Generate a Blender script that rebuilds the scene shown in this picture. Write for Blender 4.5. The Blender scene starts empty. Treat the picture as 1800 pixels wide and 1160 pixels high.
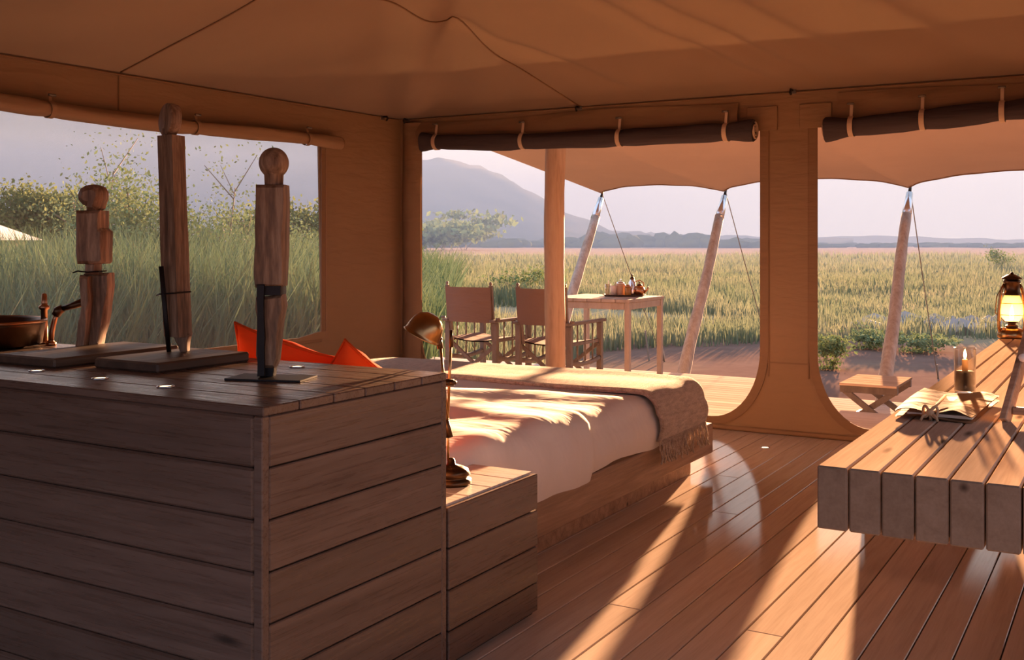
import bpy, bmesh, math, random
import numpy as np
from mathutils import Vector, Matrix, noise

random.seed(7)
rng = np.random.default_rng(11)
SC = bpy.context.scene
COL = SC.collection
R = math.radians
PI = math.pi

# ------------------------------------------------------------------ camera
cam_d = bpy.data.cameras.new('camera')
cam_d.lens = 1868.0 / 1800.0 * 36.0
cam_d.sensor_width = 36.0
cam_d.shift_y = -155.0 / 1800.0
cam_d.clip_start = 0.05
cam_d.clip_end = 4000
cam = bpy.data.objects.new('camera', cam_d)
COL.objects.link(cam)
cam.location = (0, 0, 1.35)
cam.rotation_euler = (R(90), 0, R(30.5))
SC.camera = cam

# ------------------------------------------------------------------ light
SUN_AZ = R(-10.8)          # from +Y towards -X
SUN_EL = R(6.5)
sun_dir = Vector((math.sin(SUN_AZ) * math.cos(SUN_EL), math.cos(SUN_AZ) * math.cos(SUN_EL), math.sin(SUN_EL)))
sun_d = bpy.data.lights.new('sun', 'SUN')
sun_d.energy = 95.0
sun_d.color = (1.0, 0.54, 0.27)
sun_d.angle = R(1.1)
sun = bpy.data.objects.new('sun', sun_d)
COL.objects.link(sun)
sun.rotation_euler = sun_dir.to_track_quat('Z', 'Y').to_euler()

world = bpy.data.worlds.new('sky')
SC.world = world
world.use_nodes = True
nt = world.node_tree
nt.nodes.clear()
def wn(t, **kw):
    n = nt.nodes.new(t)
    for k, v in kw.items(): setattr(n, k, v)
    return n
tc = wn('ShaderNodeTexCoord')
sep = wn('ShaderNodeSeparateXYZ')
nt.links.new(tc.outputs['Generated'], sep.inputs[0])
dot = wn('ShaderNodeVectorMath', operation='DOT_PRODUCT')
nt.links.new(tc.outputs['Generated'], dot.inputs[0])
dot.inputs[1].default_value = sun_dir
def wramp(src, stops):
    r = wn('ShaderNodeValToRGB')
    while len(r.color_ramp.elements) > 1: r.color_ramp.elements.remove(r.color_ramp.elements[-1])
    for i, (p, c) in enumerate(stops):
        e = r.color_ramp.elements[0] if i == 0 else r.color_ramp.elements.new(p)
        e.position = p; e.color = (*c, 1)
    nt.links.new(src, r.inputs[0])
    return r
# colour by height for the sunny half and for the half away from the sun
warm = wramp(sep.outputs['Z'], [(0.0, (1.22, 0.94, 0.78)), (0.06, (1.20, 0.94, 0.79)), (0.22, (1.02, 0.90, 0.84)), (0.6, (0.74, 0.82, 0.98)), (1.0, (0.64, 0.75, 1.0))])
cool = wramp(sep.outputs['Z'], [(0.0, (0.70, 0.78, 1.08)), (0.12, (0.78, 0.84, 1.10)), (0.4, (0.72, 0.81, 1.06)), (1.0, (0.64, 0.75, 1.0))])
az = wn('ShaderNodeMapRange')
az.inputs[1].default_value = -0.35; az.inputs[2].default_value = 0.8
nt.links.new(dot.outputs['Value'], az.inputs[0])
mx = wn('ShaderNodeMixRGB')
nt.links.new(az.outputs[0], mx.inputs[0]); nt.links.new(cool.outputs[0], mx.inputs[1]); nt.links.new(warm.outputs[0], mx.inputs[2])
glow = wramp(dot.outputs['Value'], [(0.0, (0, 0, 0)), (0.90, (0, 0, 0)), (0.965, (0.03, 0.03, 0.02)), (1.0, (0.32, 0.28, 0.20))])
add = wn('ShaderNodeMixRGB', blend_type='ADD')
add.inputs[0].default_value = 1
nt.links.new(mx.outputs[0], add.inputs[1]); nt.links.new(glow.outputs[0], add.inputs[2])
bg = wn('ShaderNodeBackground')
bg.inputs['Strength'].default_value = 1.0
nt.links.new(add.outputs[0], bg.inputs['Color'])
wo = wn('ShaderNodeOutputWorld')
nt.links.new(bg.outputs[0], wo.inputs['Surface'])

vs = SC.view_settings
vs.view_transform = 'Standard'
vs.look = 'None'
vs.exposure = 0.40
vs.gamma = 1.0
vs.use_curve_mapping = False
SC.cycles.use_denoising = True
SC.cycles.max_bounces = 8
SC.cycles.diffuse_bounces = 5
SC.cycles.transparent_max_bounces = 12
SC.cycles.sample_clamp_indirect = 6.0
SC.cycles.volume_bounces = 0

# ------------------------------------------------------------------ materials
MATS = {}
class NM:
    """small node material helper"""
    def __init__(s, name):
        s.m = bpy.data.materials.new(name); s.m.use_nodes = True
        s.t = s.m.node_tree; s.t.nodes.clear()
        s.out = s.t.nodes.new('ShaderNodeOutputMaterial')
        MATS[name] = s.m
    def n(s, t, **kw):
        n = s.t.nodes.new(t)
        for k, v in kw.items():
            if k.startswith('i_'):
                key = k[2:]
                n.inputs[int(key) if key.isdigit() else key].default_value = v
            else: setattr(n, k, v)
        return n
    def l(s, a, b): s.t.links.new(a, b)
    def ramp(s, src, stops):
        r = s.n('ShaderNodeValToRGB')
        while len(r.color_ramp.elements) > 1: r.color_ramp.elements.remove(r.color_ramp.elements[-1])
        for i, (p, c) in enumerate(stops):
            e = r.color_ramp.elements[0] if i == 0 else r.color_ramp.elements.new(p)
            e.position = p; e.color = (*c, 1) if len(c) == 3 else c
        s.l(src, r.inputs[0]); return r.outputs[0]
    def mix(s, f, a, b, mode='MIX'):
        m = s.n('ShaderNodeMixRGB', blend_type=mode)
        for i, v in enumerate((f, a, b)):
            if hasattr(v, 'is_linked') or hasattr(v, 'links'): s.l(v, m.inputs[i])
            else: m.inputs[i].default_value = v if i == 0 or len(v) == 4 else (*v, 1)
        return m.outputs[0]
    def mapping(s, scale, src=None, rnd=False, coord='Object'):
        t = s.n('ShaderNodeTexCoord')
        v = t.outputs[coord]
        if rnd:
            oi = s.n('ShaderNodeObjectInfo')
            mul = s.n('ShaderNodeMath', operation='MULTIPLY', i_1=37.0); s.l(oi.outputs['Random'], mul.inputs[0])
            ad = s.n('ShaderNodeVectorMath', operation='ADD'); s.l(v, ad.inputs[0]); s.l(mul.outputs[0], ad.inputs[1])
            v = ad.outputs[0]
        mp = s.n('ShaderNodeMapping'); mp.inputs['Scale'].default_value = scale
        s.l(v, mp.inputs['Vector']); return mp.outputs[0]
    def noise(s, vec, scale, detail=3, rough=.55, dist=0):
        n = s.n('ShaderNodeTexNoise'); n.inputs['Scale'].default_value = scale
        n.inputs['Detail'].default_value = detail; n.inputs['Roughness'].default_value = rough
        n.inputs['Distortion'].default_value = dist
        s.l(vec, n.inputs['Vector']); return n.outputs['Fac']
    def bump(s, h, strength, dist=.01):
        b = s.n('ShaderNodeBump'); b.inputs['Strength'].default_value = strength; b.inputs['Distance'].default_value = dist
        s.l(h, b.inputs['Height']); return b.outputs[0]
    def bsdf(s, color, rough=.6, metal=0, normal=None, spec=.5, **kw):
        p = s.n('ShaderNodeBsdfPrincipled')
        if hasattr(color, 'links'): s.l(color, p.inputs['Base Color'])
        else: p.inputs['Base Color'].default_value = (*color, 1)
        if hasattr(rough, 'links'): s.l(rough, p.inputs['Roughness'])
        else: p.inputs['Roughness'].default_value = rough
        p.inputs['Metallic'].default_value = metal
        p.inputs['Specular IOR Level'].default_value = spec
        if normal is not None: s.l(normal, p.inputs['Normal'])
        for k, v in kw.items(): p.inputs[k].default_value = v
        return p.outputs[0]
    def done(s, shader): s.l(shader, s.out.inputs['Surface']); return s.m

def matte_mix(m, col, nrm, gl):
    d = m.n('ShaderNodeBsdfDiffuse'); m.l(col, d.inputs['Color']); m.l(nrm, d.inputs['Normal'])
    if gl < 0: return d.outputs[0]
    g = m.n('ShaderNodeBsdfGlossy', distribution='BECKMANN'); g.inputs['Roughness'].default_value = gl
    x = m.n('ShaderNodeMixShader'); fr = m.n('ShaderNodeFresnel'); fr.inputs['IOR'].default_value = 1.33; m.l(fr.outputs[0], x.inputs[0])
    m.l(d.outputs[0], x.inputs[1]); m.l(g.outputs[0], x.inputs[2]); return x.outputs[0]
def mat_wood(name, dark, mid, light, rough=.5, grain=(1.6, 22, 22), knots=True, var=.25, spec=.4, bump=.25, matte=0.0, cw=.23, end_shade=0.0):
    m = NM(name)
    v = m.mapping(grain, rnd=True)
    g1 = m.noise(v, 1.0, 6, .62, .6)
    g2 = m.noise(m.mapping((grain[0]*3, grain[1]*6, grain[2]*6), rnd=True), 1.0, 3, .6)
    f = m.mix(.35, g1, g2)
    c = m.ramp(f, [(.50 - cw, dark), (.5, mid), (.5 + cw, light)])
    if knots:
        vo = m.n('ShaderNodeTexVoronoi'); vo.inputs['Scale'].default_value = 1.0
        m.l(m.mapping((1.6, 7.0, 7.0), rnd=True), vo.inputs['Vector'])
        k = m.ramp(vo.outputs['Distance'], [(.03, (1, 1, 1)), (.11, (0, 0, 0))])
        c = m.mix(k, c, tuple(x * .35 for x in dark))
    oi = m.n('ShaderNodeObjectInfo')
    hv = m.n('ShaderNodeHueSaturation')
    mr = m.n('ShaderNodeMapRange'); mr.inputs[3].default_value = 1 - var; mr.inputs[4].default_value = 1 + var
    m.l(oi.outputs['Random'], mr.inputs[0]); m.l(mr.outputs[0], hv.inputs['Value']); m.l(c, hv.inputs['Color'])
    colour = hv.outputs[0]
    if end_shade:                                  # sawn ends across the grain (local X): darker end grain with their shade painted in
        tcn = m.n('ShaderNodeTexCoord'); sx = m.n('ShaderNodeSeparateXYZ'); m.l(tcn.outputs['Normal'], sx.inputs[0])
        ab = m.n('ShaderNodeMath', operation='ABSOLUTE'); m.l(sx.outputs['X'], ab.inputs[0])
        ef = m.ramp(ab.outputs[0], [(.40, (1, 1, 1)), (.62, (end_shade,) * 3)])
        colour = m.mix(1.0, colour, ef, 'MULTIPLY')
    rr = m.ramp(g2, [(.3, (rough - .1,) * 3), (.7, (rough + .15,) * 3)])
    return m.done(m.bsdf(colour, rr, normal=m.bump(f, bump, .004), spec=spec)) if not matte else m.done(matte_mix(m, colour, m.bump(f, bump, .004), matte))

mat_wood('floor_wood', (.44, .35, .285), (.56, .455, .385), (.63, .53, .46), .6, var=.10, knots=False, matte=.11, bump=.12)
mat_wood('deck_wood', (.50, .41, .34), (.62, .52, .45), (.70, .60, .53), .75, var=.12, knots=False, matte=-1)
mat_wood('cabinet_wood', (.075, .046, .034), (.122, .077, .058), (.178, .118, .09), .30, var=.16, spec=.5)
mat_wood('desk_wood', (.42, .30, .22), (.54, .40, .30), (.64, .49, .38), .65, var=.1, matte=-1, end_shade=.42, bump=.12)
mat_wood('nightstand_sheen_top', (.42, .36, .32), (.52, .46, .42), (.60, .54, .50), .30, var=.06, knots=False)  # paler than the sides: sky sheen on the top painted into its colour
mat_wood('bed_wood', (.20, .12, .075), (.33, .205, .13), (.46, .30, .20), .6, var=.08, cw=.16)
mat_wood('post_wood', (.34, .20, .11), (.52, .33, .20), (.62, .42, .27), .6, grain=(14, 14, 1.2), knots=False, var=.06)
mat_wood('pole_wood', (.22, .16, .13), (.38, .32, .28), (.54, .49, .46), .65, grain=(12, 12, 1.4), knots=False, var=.08)
mat_wood('chair_wood', (.09, .07, .062), (.15, .118, .104), (.205, .165, .15), .6, grain=(14, 14, 4), knots=False, var=.05)
mat_wood('table_wood', (.25, .195, .165), (.34, .27, .235), (.42, .345, .31), .6, grain=(12, 12, 2), knots=False, var=.05)
mat_wood('carved_wood', (.09, .045, .022), (.24, .13, .07), (.42, .26, .16), .6, grain=(26, 26, 2.2), knots=False, var=.12, bump=.9, cw=.13)
mat_wood('dark_board', (.05, .028, .018), (.09, .05, .03), (.15, .09, .055), .5, grain=(2, 18, 18), knots=False, var=.1)

def mat_canvas(name, col, trans=.25, weave=1.0, wr=(3, 3, 14), wrs=.3):
    m = NM(name)
    v = m.mapping((1, 1, 1))
    st = m.noise(v, 1.3, 4, .6)
    c = m.mix(st, tuple(x * .88 for x in col), tuple(min(1, x * 1.08) for x in col))
    wv = m.noise(m.mapping((420, 420, 420)), 1.0, 1)
    wk = m.noise(m.mapping(wr), 1.0, 3, .5, .4)
    h = m.mix(.5, wv, wk)
    b1 = m.bump(wk, wrs, .05)
    p = m.bsdf(c, .9, normal=b1, spec=.1)
    tr = m.n('ShaderNodeBsdfTranslucent'); m.l(c, tr.inputs['Color']); m.l(b1, tr.inputs['Normal'])
    ms = m.n('ShaderNodeMixShader'); ms.inputs[0].default_value = trans
    m.l(p, ms.inputs[1]); m.l(tr.outputs[0], ms.inputs[2])
    return m.done(ms.outputs[0])

mat_canvas('canvas', (.265, .168, .10), .08)
mat_canvas('canvas_ceiling', (.245, .157, .096), .035, wr=(1.2, 1.2, 1.2), wrs=.15)
mat_canvas('canvas_hem', (.22, .133, .078), .04)
mat_canvas('canvas_awning', (.36, .235, .17), .08, wr=(2, .7, 2), wrs=.25)
mat_canvas('canvas_roll', (.30, .19, .118), .04)
mat_canvas('blind_dark', (.060, .048, .054), .0, wr=(3, 20, 20), wrs=.3)
mat_canvas('strap_cream', (.54, .41, .31), .05)
mat_canvas('chair_canvas', (.19, .126, .106), .02)
mat_canvas('duvet_white', (.74, .68, .645), .0, wr=(4, 6, 4), wrs=.25)
mat_canvas('sheet_white', (.80, .71, .64), .0)
mat_canvas('cushion_orange', (.80, .10, .018), .12)
mat_canvas('leather', (.36, .205, .11), .0, wr=(9, 9, 9), wrs=.25)

def mat_simple(name, col, rough=.5, metal=0, var=.0, scale=20, spec=.5, **kw):
    m = NM(name)
    if var:
        f = m.noise(m.mapping((1, 1, 1)), scale, 4)
        c = m.mix(f, tuple(x * (1 - var) for x in col), tuple(min(1, x * (1 + var)) for x in col))
        return m.done(m.bsdf(c, rough, metal, normal=m.bump(f, .2, .003), spec=spec, **kw))
    return m.done(m.bsdf(col, rough, metal, spec=spec, **kw))

mat_simple('black_metal', (.018, .013, .012), .5, .6, .3)
mat_simple('brass', (.42, .24, .10), .28, 1.0, .3, 14)
mat_simple('dark_brass', (.10, .055, .03), .38, 1.0, .3, 20)
mat_simple('copper', (.50, .25, .13), .33, 1.0, .3, 9)
mat_simple('silver_metal', (.72, .74, .78), .25, 1.0)
mat_simple('grey_metal', (.20, .17, .15), .45, .8, .2)
mat_simple('rope', (.20, .17, .14), .9)
mat_simple('twine', (.48, .30, .17), .9)
mat_simple('dark_fill', (.035, .02, .013), .8, 0, .3, 60)
mat_simple('wax', (.75, .42, .18), .5)
mat_simple('white_enamel', (.85, .80, .75), .3)
mat_simple('ceramic_tan', (.48, .30, .19), .35, 0, .2)
mat_simple('ceramic_pale', (.66, .54, .46), .35, 0, .1)
mat_simple('amber_jam', (.40, .18, .04), .25)
mat_simple('carcass', (.03, .02, .015), .8)
mat_simple('paper', (.75, .62, .48), .8)
mat_simple('rock', (.26, .23, .22), .9, 0, .35, 3)
mat_simple('roof_pale', (.66, .58, .52), .8, 0, .1, 2)
mat_simple('hut_wall', (.22, .16, .12), .9)

m = NM('glass')
g = m.n('ShaderNodeBsdfGlossy'); g.inputs['Roughness'].default_value = .05
t = m.n('ShaderNodeBsdfTransparent'); t.inputs['Color'].default_value = (.93, .90, .86, 1)
lw = m.n('ShaderNodeLayerWeight'); lw.inputs['Blend'].default_value = .25
ms = m.n('ShaderNodeMixShader'); m.l(lw.outputs['Facing'], ms.inputs[0]); m.l(t.outputs[0], ms.inputs[1]); m.l(g.outputs[0], ms.inputs[2])
m.done(ms.outputs[0])

m = NM('globe_lit')                          # frosted lamp glass lit by the flame inside
t = m.n('ShaderNodeBsdfTransparent'); t.inputs['Color'].default_value = (1, .78, .48, 1)
tl = m.n('ShaderNodeBsdfTranslucent'); tl.inputs['Color'].default_value = (.95, .66, .36, 1)
ms = m.n('ShaderNodeMixShader'); ms.inputs[0].default_value = .75; m.l(t.outputs[0], ms.inputs[1]); m.l(tl.outputs[0], ms.inputs[2])
m.done(ms.outputs[0])

def mat_emit(name, col, st):
    m = NM(name); e = m.n('ShaderNodeEmission'); e.inputs['Color'].default_value = (*col, 1); e.inputs['Strength'].default_value = st
    return m.done(e.outputs[0])
mat_emit('flame', (1.0, .52, .16), 75)
mat_emit('candle_flame', (1.0, .58, .20), 90)
mat_emit('led', (1.0, .78, .45), 3.5)

m = NM('insect_screen')
t = m.n('ShaderNodeBsdfTransparent')
p = m.bsdf((.45, .50, .58), .9, spec=0)
tr = m.n('ShaderNodeBsdfTranslucent'); tr.inputs['Color'].default_value = (.42, .48, .60, 1)
a = m.n('ShaderNodeMixShader'); a.inputs[0].default_value = .08; m.l(p, a.inputs[1]); m.l(tr.outputs[0], a.inputs[2])
ms = m.n('ShaderNodeMixShader'); ms.inputs[0].default_value = .07; m.l(t.outputs[0], ms.inputs[1]); m.l(a.outputs[0], ms.inputs[2])
m.done(ms.outputs[0])

def mat_leaf(name, c1, c2, scale=.35, trans=.4, third=None):
    m = NM(name)
    f = m.noise(m.mapping((1, 1, 1)), scale, 4, .65)
    stops = [(.35, c1), (.62, c2)]
    if third: stops.append((.8, third))
    c = m.ramp(f, stops)
    d = m.n('ShaderNodeBsdfDiffuse'); m.l(c, d.inputs['Color'])
    tr = m.n('ShaderNodeBsdfTranslucent'); m.l(c, tr.inputs['Color'])
    ms = m.n('ShaderNodeMixShader'); ms.inputs[0].default_value = trans; m.l(d.outputs[0], ms.inputs[1]); m.l(tr.outputs[0], ms.inputs[2])
    return m.done(ms.outputs[0])
mat_leaf('grass_blades', (.14, .18, .11), (.235, .245, .165), .30, .22, (.36, .295, .225))
mat_leaf('tall_grass', (.09, .145, .08), (.155, .21, .12), .8, .13, (.24, .25, .17))
mat_leaf('leaf_green', (.11, .165, .08), (.19, .24, .13), 1.2, .15)
mat_leaf('leaf_dark', (.09, .12, .05), (.15, .18, .08), .6, .3)
mat_leaf('leaf_yellow', (.13, .19, .085), (.21, .25, .115), 1.0, .15)
mat_leaf('leaf_far', (.06, .075, .04), (.10, .11, .06), .05, .2)
mat_simple('bark', (.20, .15, .11), .9, 0, .3, 10)

m = NM('ground')
v = m.mapping((1, 1, 1), coord='Object')
big = m.noise(v, .09, 5, .6); fine = m.noise(v, 2.4, 6, .7)
earth = m.mix(fine, (.12, .072, .056), (.22, .145, .118))
gr = m.mix(m.noise(v, .5, 5, .7), (.24, .23, .13), (.40, .31, .21))
sp = m.n('ShaderNodeSeparateXYZ'); m.l(v, sp.inputs[0])
mr = m.n('ShaderNodeMapRange'); mr.inputs[1].default_value = 17; mr.inputs[2].default_value = 23; m.l(sp.outputs['Y'], mr.inputs[0])
ad = m.n('ShaderNodeMath', operation='ADD', use_clamp=True); ad2 = m.n('ShaderNodeMapRange'); ad2.inputs[1].default_value = .35; ad2.inputs[2].default_value = .65; ad2.inputs[3].default_value = -.5; ad2.inputs[4].default_value = .5
m.l(big, ad2.inputs[0]); m.l(mr.outputs[0], ad.inputs[0]); m.l(ad2.outputs[0], ad.inputs[1])
near = m.mix(ad.outputs[0], earth, gr)
mr2 = m.n('ShaderNodeMapRange'); mr2.inputs[1].default_value = 60; mr2.inputs[2].default_value = 160; m.l(sp.outputs['Y'], mr2.inputs[0])
far = m.mix(m.noise(v, .02, 4, .6), (.28, .20, .15), (.36, .27, .20))
m.done(m.bsdf(m.mix(mr2.outputs[0], near, far), .95, normal=m.bump(fine, .06, .02), spec=.0))

m = NM('mountain')
v = m.mapping((1, 1, 1))
f = m.noise(v, .03, 6, .65)
m.done(m.bsdf(m.ramp(f, [(.35, (.06, .07, .045)), (.6, (.13, .12, .08))]), .95, spec=0))

m = NM('throw_wool')
v = m.mapping((1, 1, 1))
f = m.noise(v, 160, 3, .7); f2 = m.noise(m.mapping((60, 14, 60)), 1.0, 3)
c = m.ramp(m.mix(.5, f, f2), [(.32, (.25, .17, .115)), (.5, (.49, .365, .27)), (.68, (.68, .54, .42))])
m.done(m.bsdf(c, .95, normal=m.bump(f, .8, .01), spec=.05, **{'Sheen Weight': .4}))

# ------------------------------------------------------------------ mesh helpers
class MB:
    def __init__(s): s.v = []; s.f = []
    def add(s, vs, fs):
        o = len(s.v); s.v += [tuple(p) for p in vs]; s.f += [tuple(i + o for i in q) for q in fs]; return s
    def box(s, c, d, rot=None, bev=0.0):
        hx, hy, hz = (x / 2 for x in d)
        if bev <= 0:
            P = [Vector((x * hx, y * hy, z * hz)) for z in (-1, 1) for y in (-1, 1) for x in (-1, 1)]
            F = [(0, 2, 3, 1), (4, 5, 7, 6), (0, 1, 5, 4), (2, 6, 7, 3), (0, 4, 6, 2), (1, 3, 7, 5)]
        else:
            bm = bmesh.new(); bmesh.ops.create_cube(bm, size=1)
            for q in bm.verts: q.co = Vector((q.co.x * d[0], q.co.y * d[1], q.co.z * d[2]))
            bmesh.ops.bevel(bm, geom=bm.edges[:], offset=min(bev, min(d) * .45), segments=1, affect='EDGES')
            bm.verts.index_update()
            P = [q.co.copy() for q in bm.verts]; F = [[q.index for q in f.verts] for f in bm.faces]; bm.free()
        if rot is not None:
            M = rot if isinstance(rot, Matrix) else Matrix.Rotation(rot, 3, 'Z')
            P = [M @ p for p in P]
        C = Vector(c)
        return s.add([p + C for p in P], F)
    def bar(s, a, b, w, h=None, up=(0, 0, 1), bev=.003):
        """box beam from a to b"""
        a, b = Vector(a), Vector(b); h = h or w
        z = (b - a); L = z.length; z.normalize()
        x = Vector(up).cross(z)
        if x.length < 1e-4: x = Vector((1, 0, 0)).cross(z)
        x.normalize(); y = z.cross(x)
        M = Matrix((x, y, z)).transposed()
        return s.box((a + b) / 2, (w, h, L), M, bev)
    def tube(s, path, rad, n=10, cap=True, squash=None):
        path = [Vector(p) for p in path]
        if not hasattr(rad, '__len__'): rad = [rad] * len(path)
        V = []; F = []
        prev = None
        for i, p in enumerate(path):
            t = (path[min(i + 1, len(path) - 1)] - path[max(i - 1, 0)])
            if t.length < 1e-9: t = Vector((0, 0, 1))
            t.normalize()
            if prev is None:
                ref = Vector((0, 0, 1)) if abs(t.z) < .9 else Vector((1, 0, 0))
                x = ref.cross(t).normalized()
            else:
                x = (prev - t * prev.dot(t)).normalized()
            prev = x; y = t.cross(x)
            for k in range(n):
                a = 2 * PI * k / n
                V.append(p + (x * math.cos(a) + y * math.sin(a)) * rad[i])
        for i in range(len(path) - 1):
            for k in range(n):
                F.append((i * n + k, i * n + (k + 1) % n, (i + 1) * n + (k + 1) % n, (i + 1) * n + k))
        if cap:
            F.append(tuple(reversed(range(n)))); F.append(tuple((len(path) - 1) * n + k for k in range(n)))
        return s.add(V, F)
    def lathe(s, prof, c=(0, 0, 0), n=24, M=None):
        V = []; F = []
        for r, z in prof:
            for k in range(n):
                a = 2 * PI * k / n; p = Vector((r * math.cos(a), r * math.sin(a), z))
                if M is not None: p = M @ p
                V.append(p + Vector(c))
        for i in range(len(prof) - 1):
            for k in range(n):
                F.append((i * n + k, i * n + (k + 1) % n, (i + 1) * n + (k + 1) % n, (i + 1) * n + k))
        return s.add(V, F)
    def prism(s, poly, t, M=None, c=(0, 0, 0), bev=0.0):
        """poly in local XZ, extruded over Y by t (centred); corners chamfered front and back by bev"""
        n = len(poly); cx = sum(p[0] for p in poly) / n; cz = sum(p[1] for p in poly) / n
        rings = []
        for yy, sc in ((-t / 2, 1), (-t / 2 + bev, 0), (t / 2 - bev, 0), (t / 2, 1)) if bev else ((-t / 2, 0), (t / 2, 0)):
            ring = []
            for x, z in poly:
                dx, dz = cx - x, cz - z; L = math.hypot(dx, dz) or 1
                k = bev * sc / L
                ring.append(Vector((x + dx * k, yy, z + dz * k)))
            rings.append(ring)
        V = [p for r in rings for p in r]; F = [tuple(range(n)), tuple(reversed(range((len(rings) - 1) * n, len(rings) * n)))]
        for i in range(len(rings) - 1):
            for k in range(n): F.append((i * n + k, (i + 1) * n + k, (i + 1) * n + (k + 1) % n, i * n + (k + 1) % n))
        if M is not None: V = [M @ p for p in V]
        return s.add([p + Vector(c) for p in V], F)
    def grid(s, nu, nv, fn, closed=False):
        V = [fn(i / (nu - 1), j / (nv - 1)) for j in range(nv) for i in range(nu)]
        F = [(j * nu + i, j * nu + i + 1, (j + 1) * nu + i + 1, (j + 1) * nu + i) for j in range(nv - 1) for i in range(nu - 1)]
        return s.add(V, F)
    def mesh(s, name, mat, smooth=False):
        me = bpy.data.meshes.new(name); me.from_pydata([tuple(p) for p in s.v], [], s.f)
        bm = bmesh.new(); bm.from_mesh(me); bmesh.ops.recalc_face_normals(bm, faces=bm.faces); bm.to_mesh(me); bm.free()
        me.materials.append(MATS[mat])
        if smooth:
            me.polygons.foreach_set('use_smooth', [True] * len(me.polygons))
        me.update(); return me
    def build(s, name, mat, parent=None, smooth=False, loc=None):
        o = bpy.data.objects.new(name, s.mesh(name, mat, smooth))
        COL.objects.link(o)
        if parent is not None: o.parent = parent
        if loc is not None: o.location = loc
        return o

def autosmooth(o, ang=40):
    me = o.data
    me.polygons.foreach_set('use_smooth', [True] * len(me.polygons))
    bm = bmesh.new(); bm.from_mesh(me)
    for e in bm.edges:
        if len(e.link_faces) == 2 and e.calc_face_angle(0) > R(ang): e.smooth = False
    bm.to_mesh(me); bm.free(); return o
def tag(o, label=None, cat=None, group=None, kind=None):
    if label: o['label'] = label
    if cat: o['category'] = cat
    if group: o['group'] = group
    if kind: o['kind'] = kind
    return o
def thing(name, label, cat, loc=(0, 0, 0), rz=0.0, group=None):
    o = bpy.data.objects.new(name, None); COL.objects.link(o)
    o.location = loc; o.rotation_euler = (0, 0, rz); o.empty_display_size = .1
    return tag(o, label, cat, group)
def link_mesh(name, me, parent, loc, rz=0.0, rot=None):
    o = bpy.data.objects.new(name, me); COL.objects.link(o)
    o.parent = parent; o.location = loc
    o.rotation_euler = rot if rot else (0, 0, rz)
    return o
def copy_tree(o, parent=None):
    c = o.copy(); COL.objects.link(c); c.parent = parent
    for ch in list(o.children): copy_tree(ch, c)
    return c
_boards = {}
def board_mesh(L, w, t, mat, bev=.003):
    k = (round(L, 3), round(w, 3), round(t, 3), mat)
    if k not in _boards: _boards[k] = MB().box((0, 0, 0), (L, w, t), bev=bev).mesh('plank', mat)
    return _boards[k]

# ------------------------------------------------------------------ room dimensions
XL, XR, YB, YF, ZE = -5.46, 1.26, 7.38, -2.6, 2.40

# floor: dark joists below, planks along Y
fl = tag(MB().box(((XL + XR) / 2, (YB + YF) / 2, -.195), (XR - XL, YB - YF, .33)).build('floor', 'carcass'), 'wooden plank floor of the tent', kind='structure')
PW = .132
n = int((XR - XL) / PW)
for i in range(n):
    x = XL + PW * (i + .5) + (XR - XL - n * PW) / 2
    cut = [YF, YF + [2.6, 4.1, 1.7, 3.4][i % 4], YF + [6.2, 7.7, 5.4, 8.5][(i * 3) % 4], YB + .02]
    for a, b in zip(cut[:-1], cut[1:]):
        link_mesh('plank', board_mesh(b - a - .003, PW - .0045, .03, 'floor_wood', .0025), fl, (x, (a + b) / 2, -.015), rot=(0, 0, PI / 2))

# deck outside: planks along X, with a lower step in front of the right opening
GZ = -.36
dk = tag(MB().box((-2.1, 8.05, -.20), (7.6, 1.22, .30)).build('deck', 'carcass'), 'pale plank veranda deck outside the tent', kind='structure')
DW = .125
def deck_rows(parent, x0, x1, y0, y1, z):
    k = int(round((y1 - y0) / DW))
    for j in range(k):
        y = y0 + (j + .5) * (y1 - y0) / k
        me = board_mesh(x1 - x0, (y1 - y0) / k - .006, .03, 'deck_wood', .003)
        link_mesh('plank', me, parent, ((x0 + x1) / 2, y, z - .015))
deck_rows(dk, -8.2, -2.72, 7.42, 10.3, 0)
deck_rows(dk, -2.715, 1.7, 7.42, 8.68, 0)
dk2 = MB().box((-5.45, 9.46, -.20), (5.4, 1.62, .30)).build('deck_frame', 'carcass', dk)
st = tag(MB().box((-2.1, 9.7, -.29), (1.14, 1.9, .12)).build('step', 'carcass'), 'low plank step beside the deck under the stool', kind='structure')
deck_rows(st, -2.70, -1.50, 8.71, 10.75, -.20)

# ------------------------------------------------------------------ canvas walls
def fill_wall(outer, holes, thick, to3, name, mat):
    bm = bmesh.new()
    for loop in [outer] + holes:
        vs = [bm.verts.new((p[0], p[1], 0)) for p in loop]
        for i in range(len(vs)): bm.edges.new((vs[i], vs[(i + 1) % len(vs)]))
    bmesh.ops.triangle_fill(bm, edges=bm.edges[:], use_beauty=True)
    bmesh.ops.recalc_face_normals(bm, faces=bm.faces)
    r = bmesh.ops.extrude_face_region(bm, geom=bm.faces[:])
    for q in r['geom']:
        if isinstance(q, bmesh.types.BMVert): q.co.z += thick
    for q in bm.verts: q.co = Vector(to3(*q.co))
    bmesh.ops.recalc_face_normals(bm, faces=bm.faces)
    me = bpy.data.meshes.new(name); bm.to_mesh(me); bm.free()
    me.materials.append(MATS[mat])
    o = bpy.data.objects.new(name, me); COL.objects.link(o); return o

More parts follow.
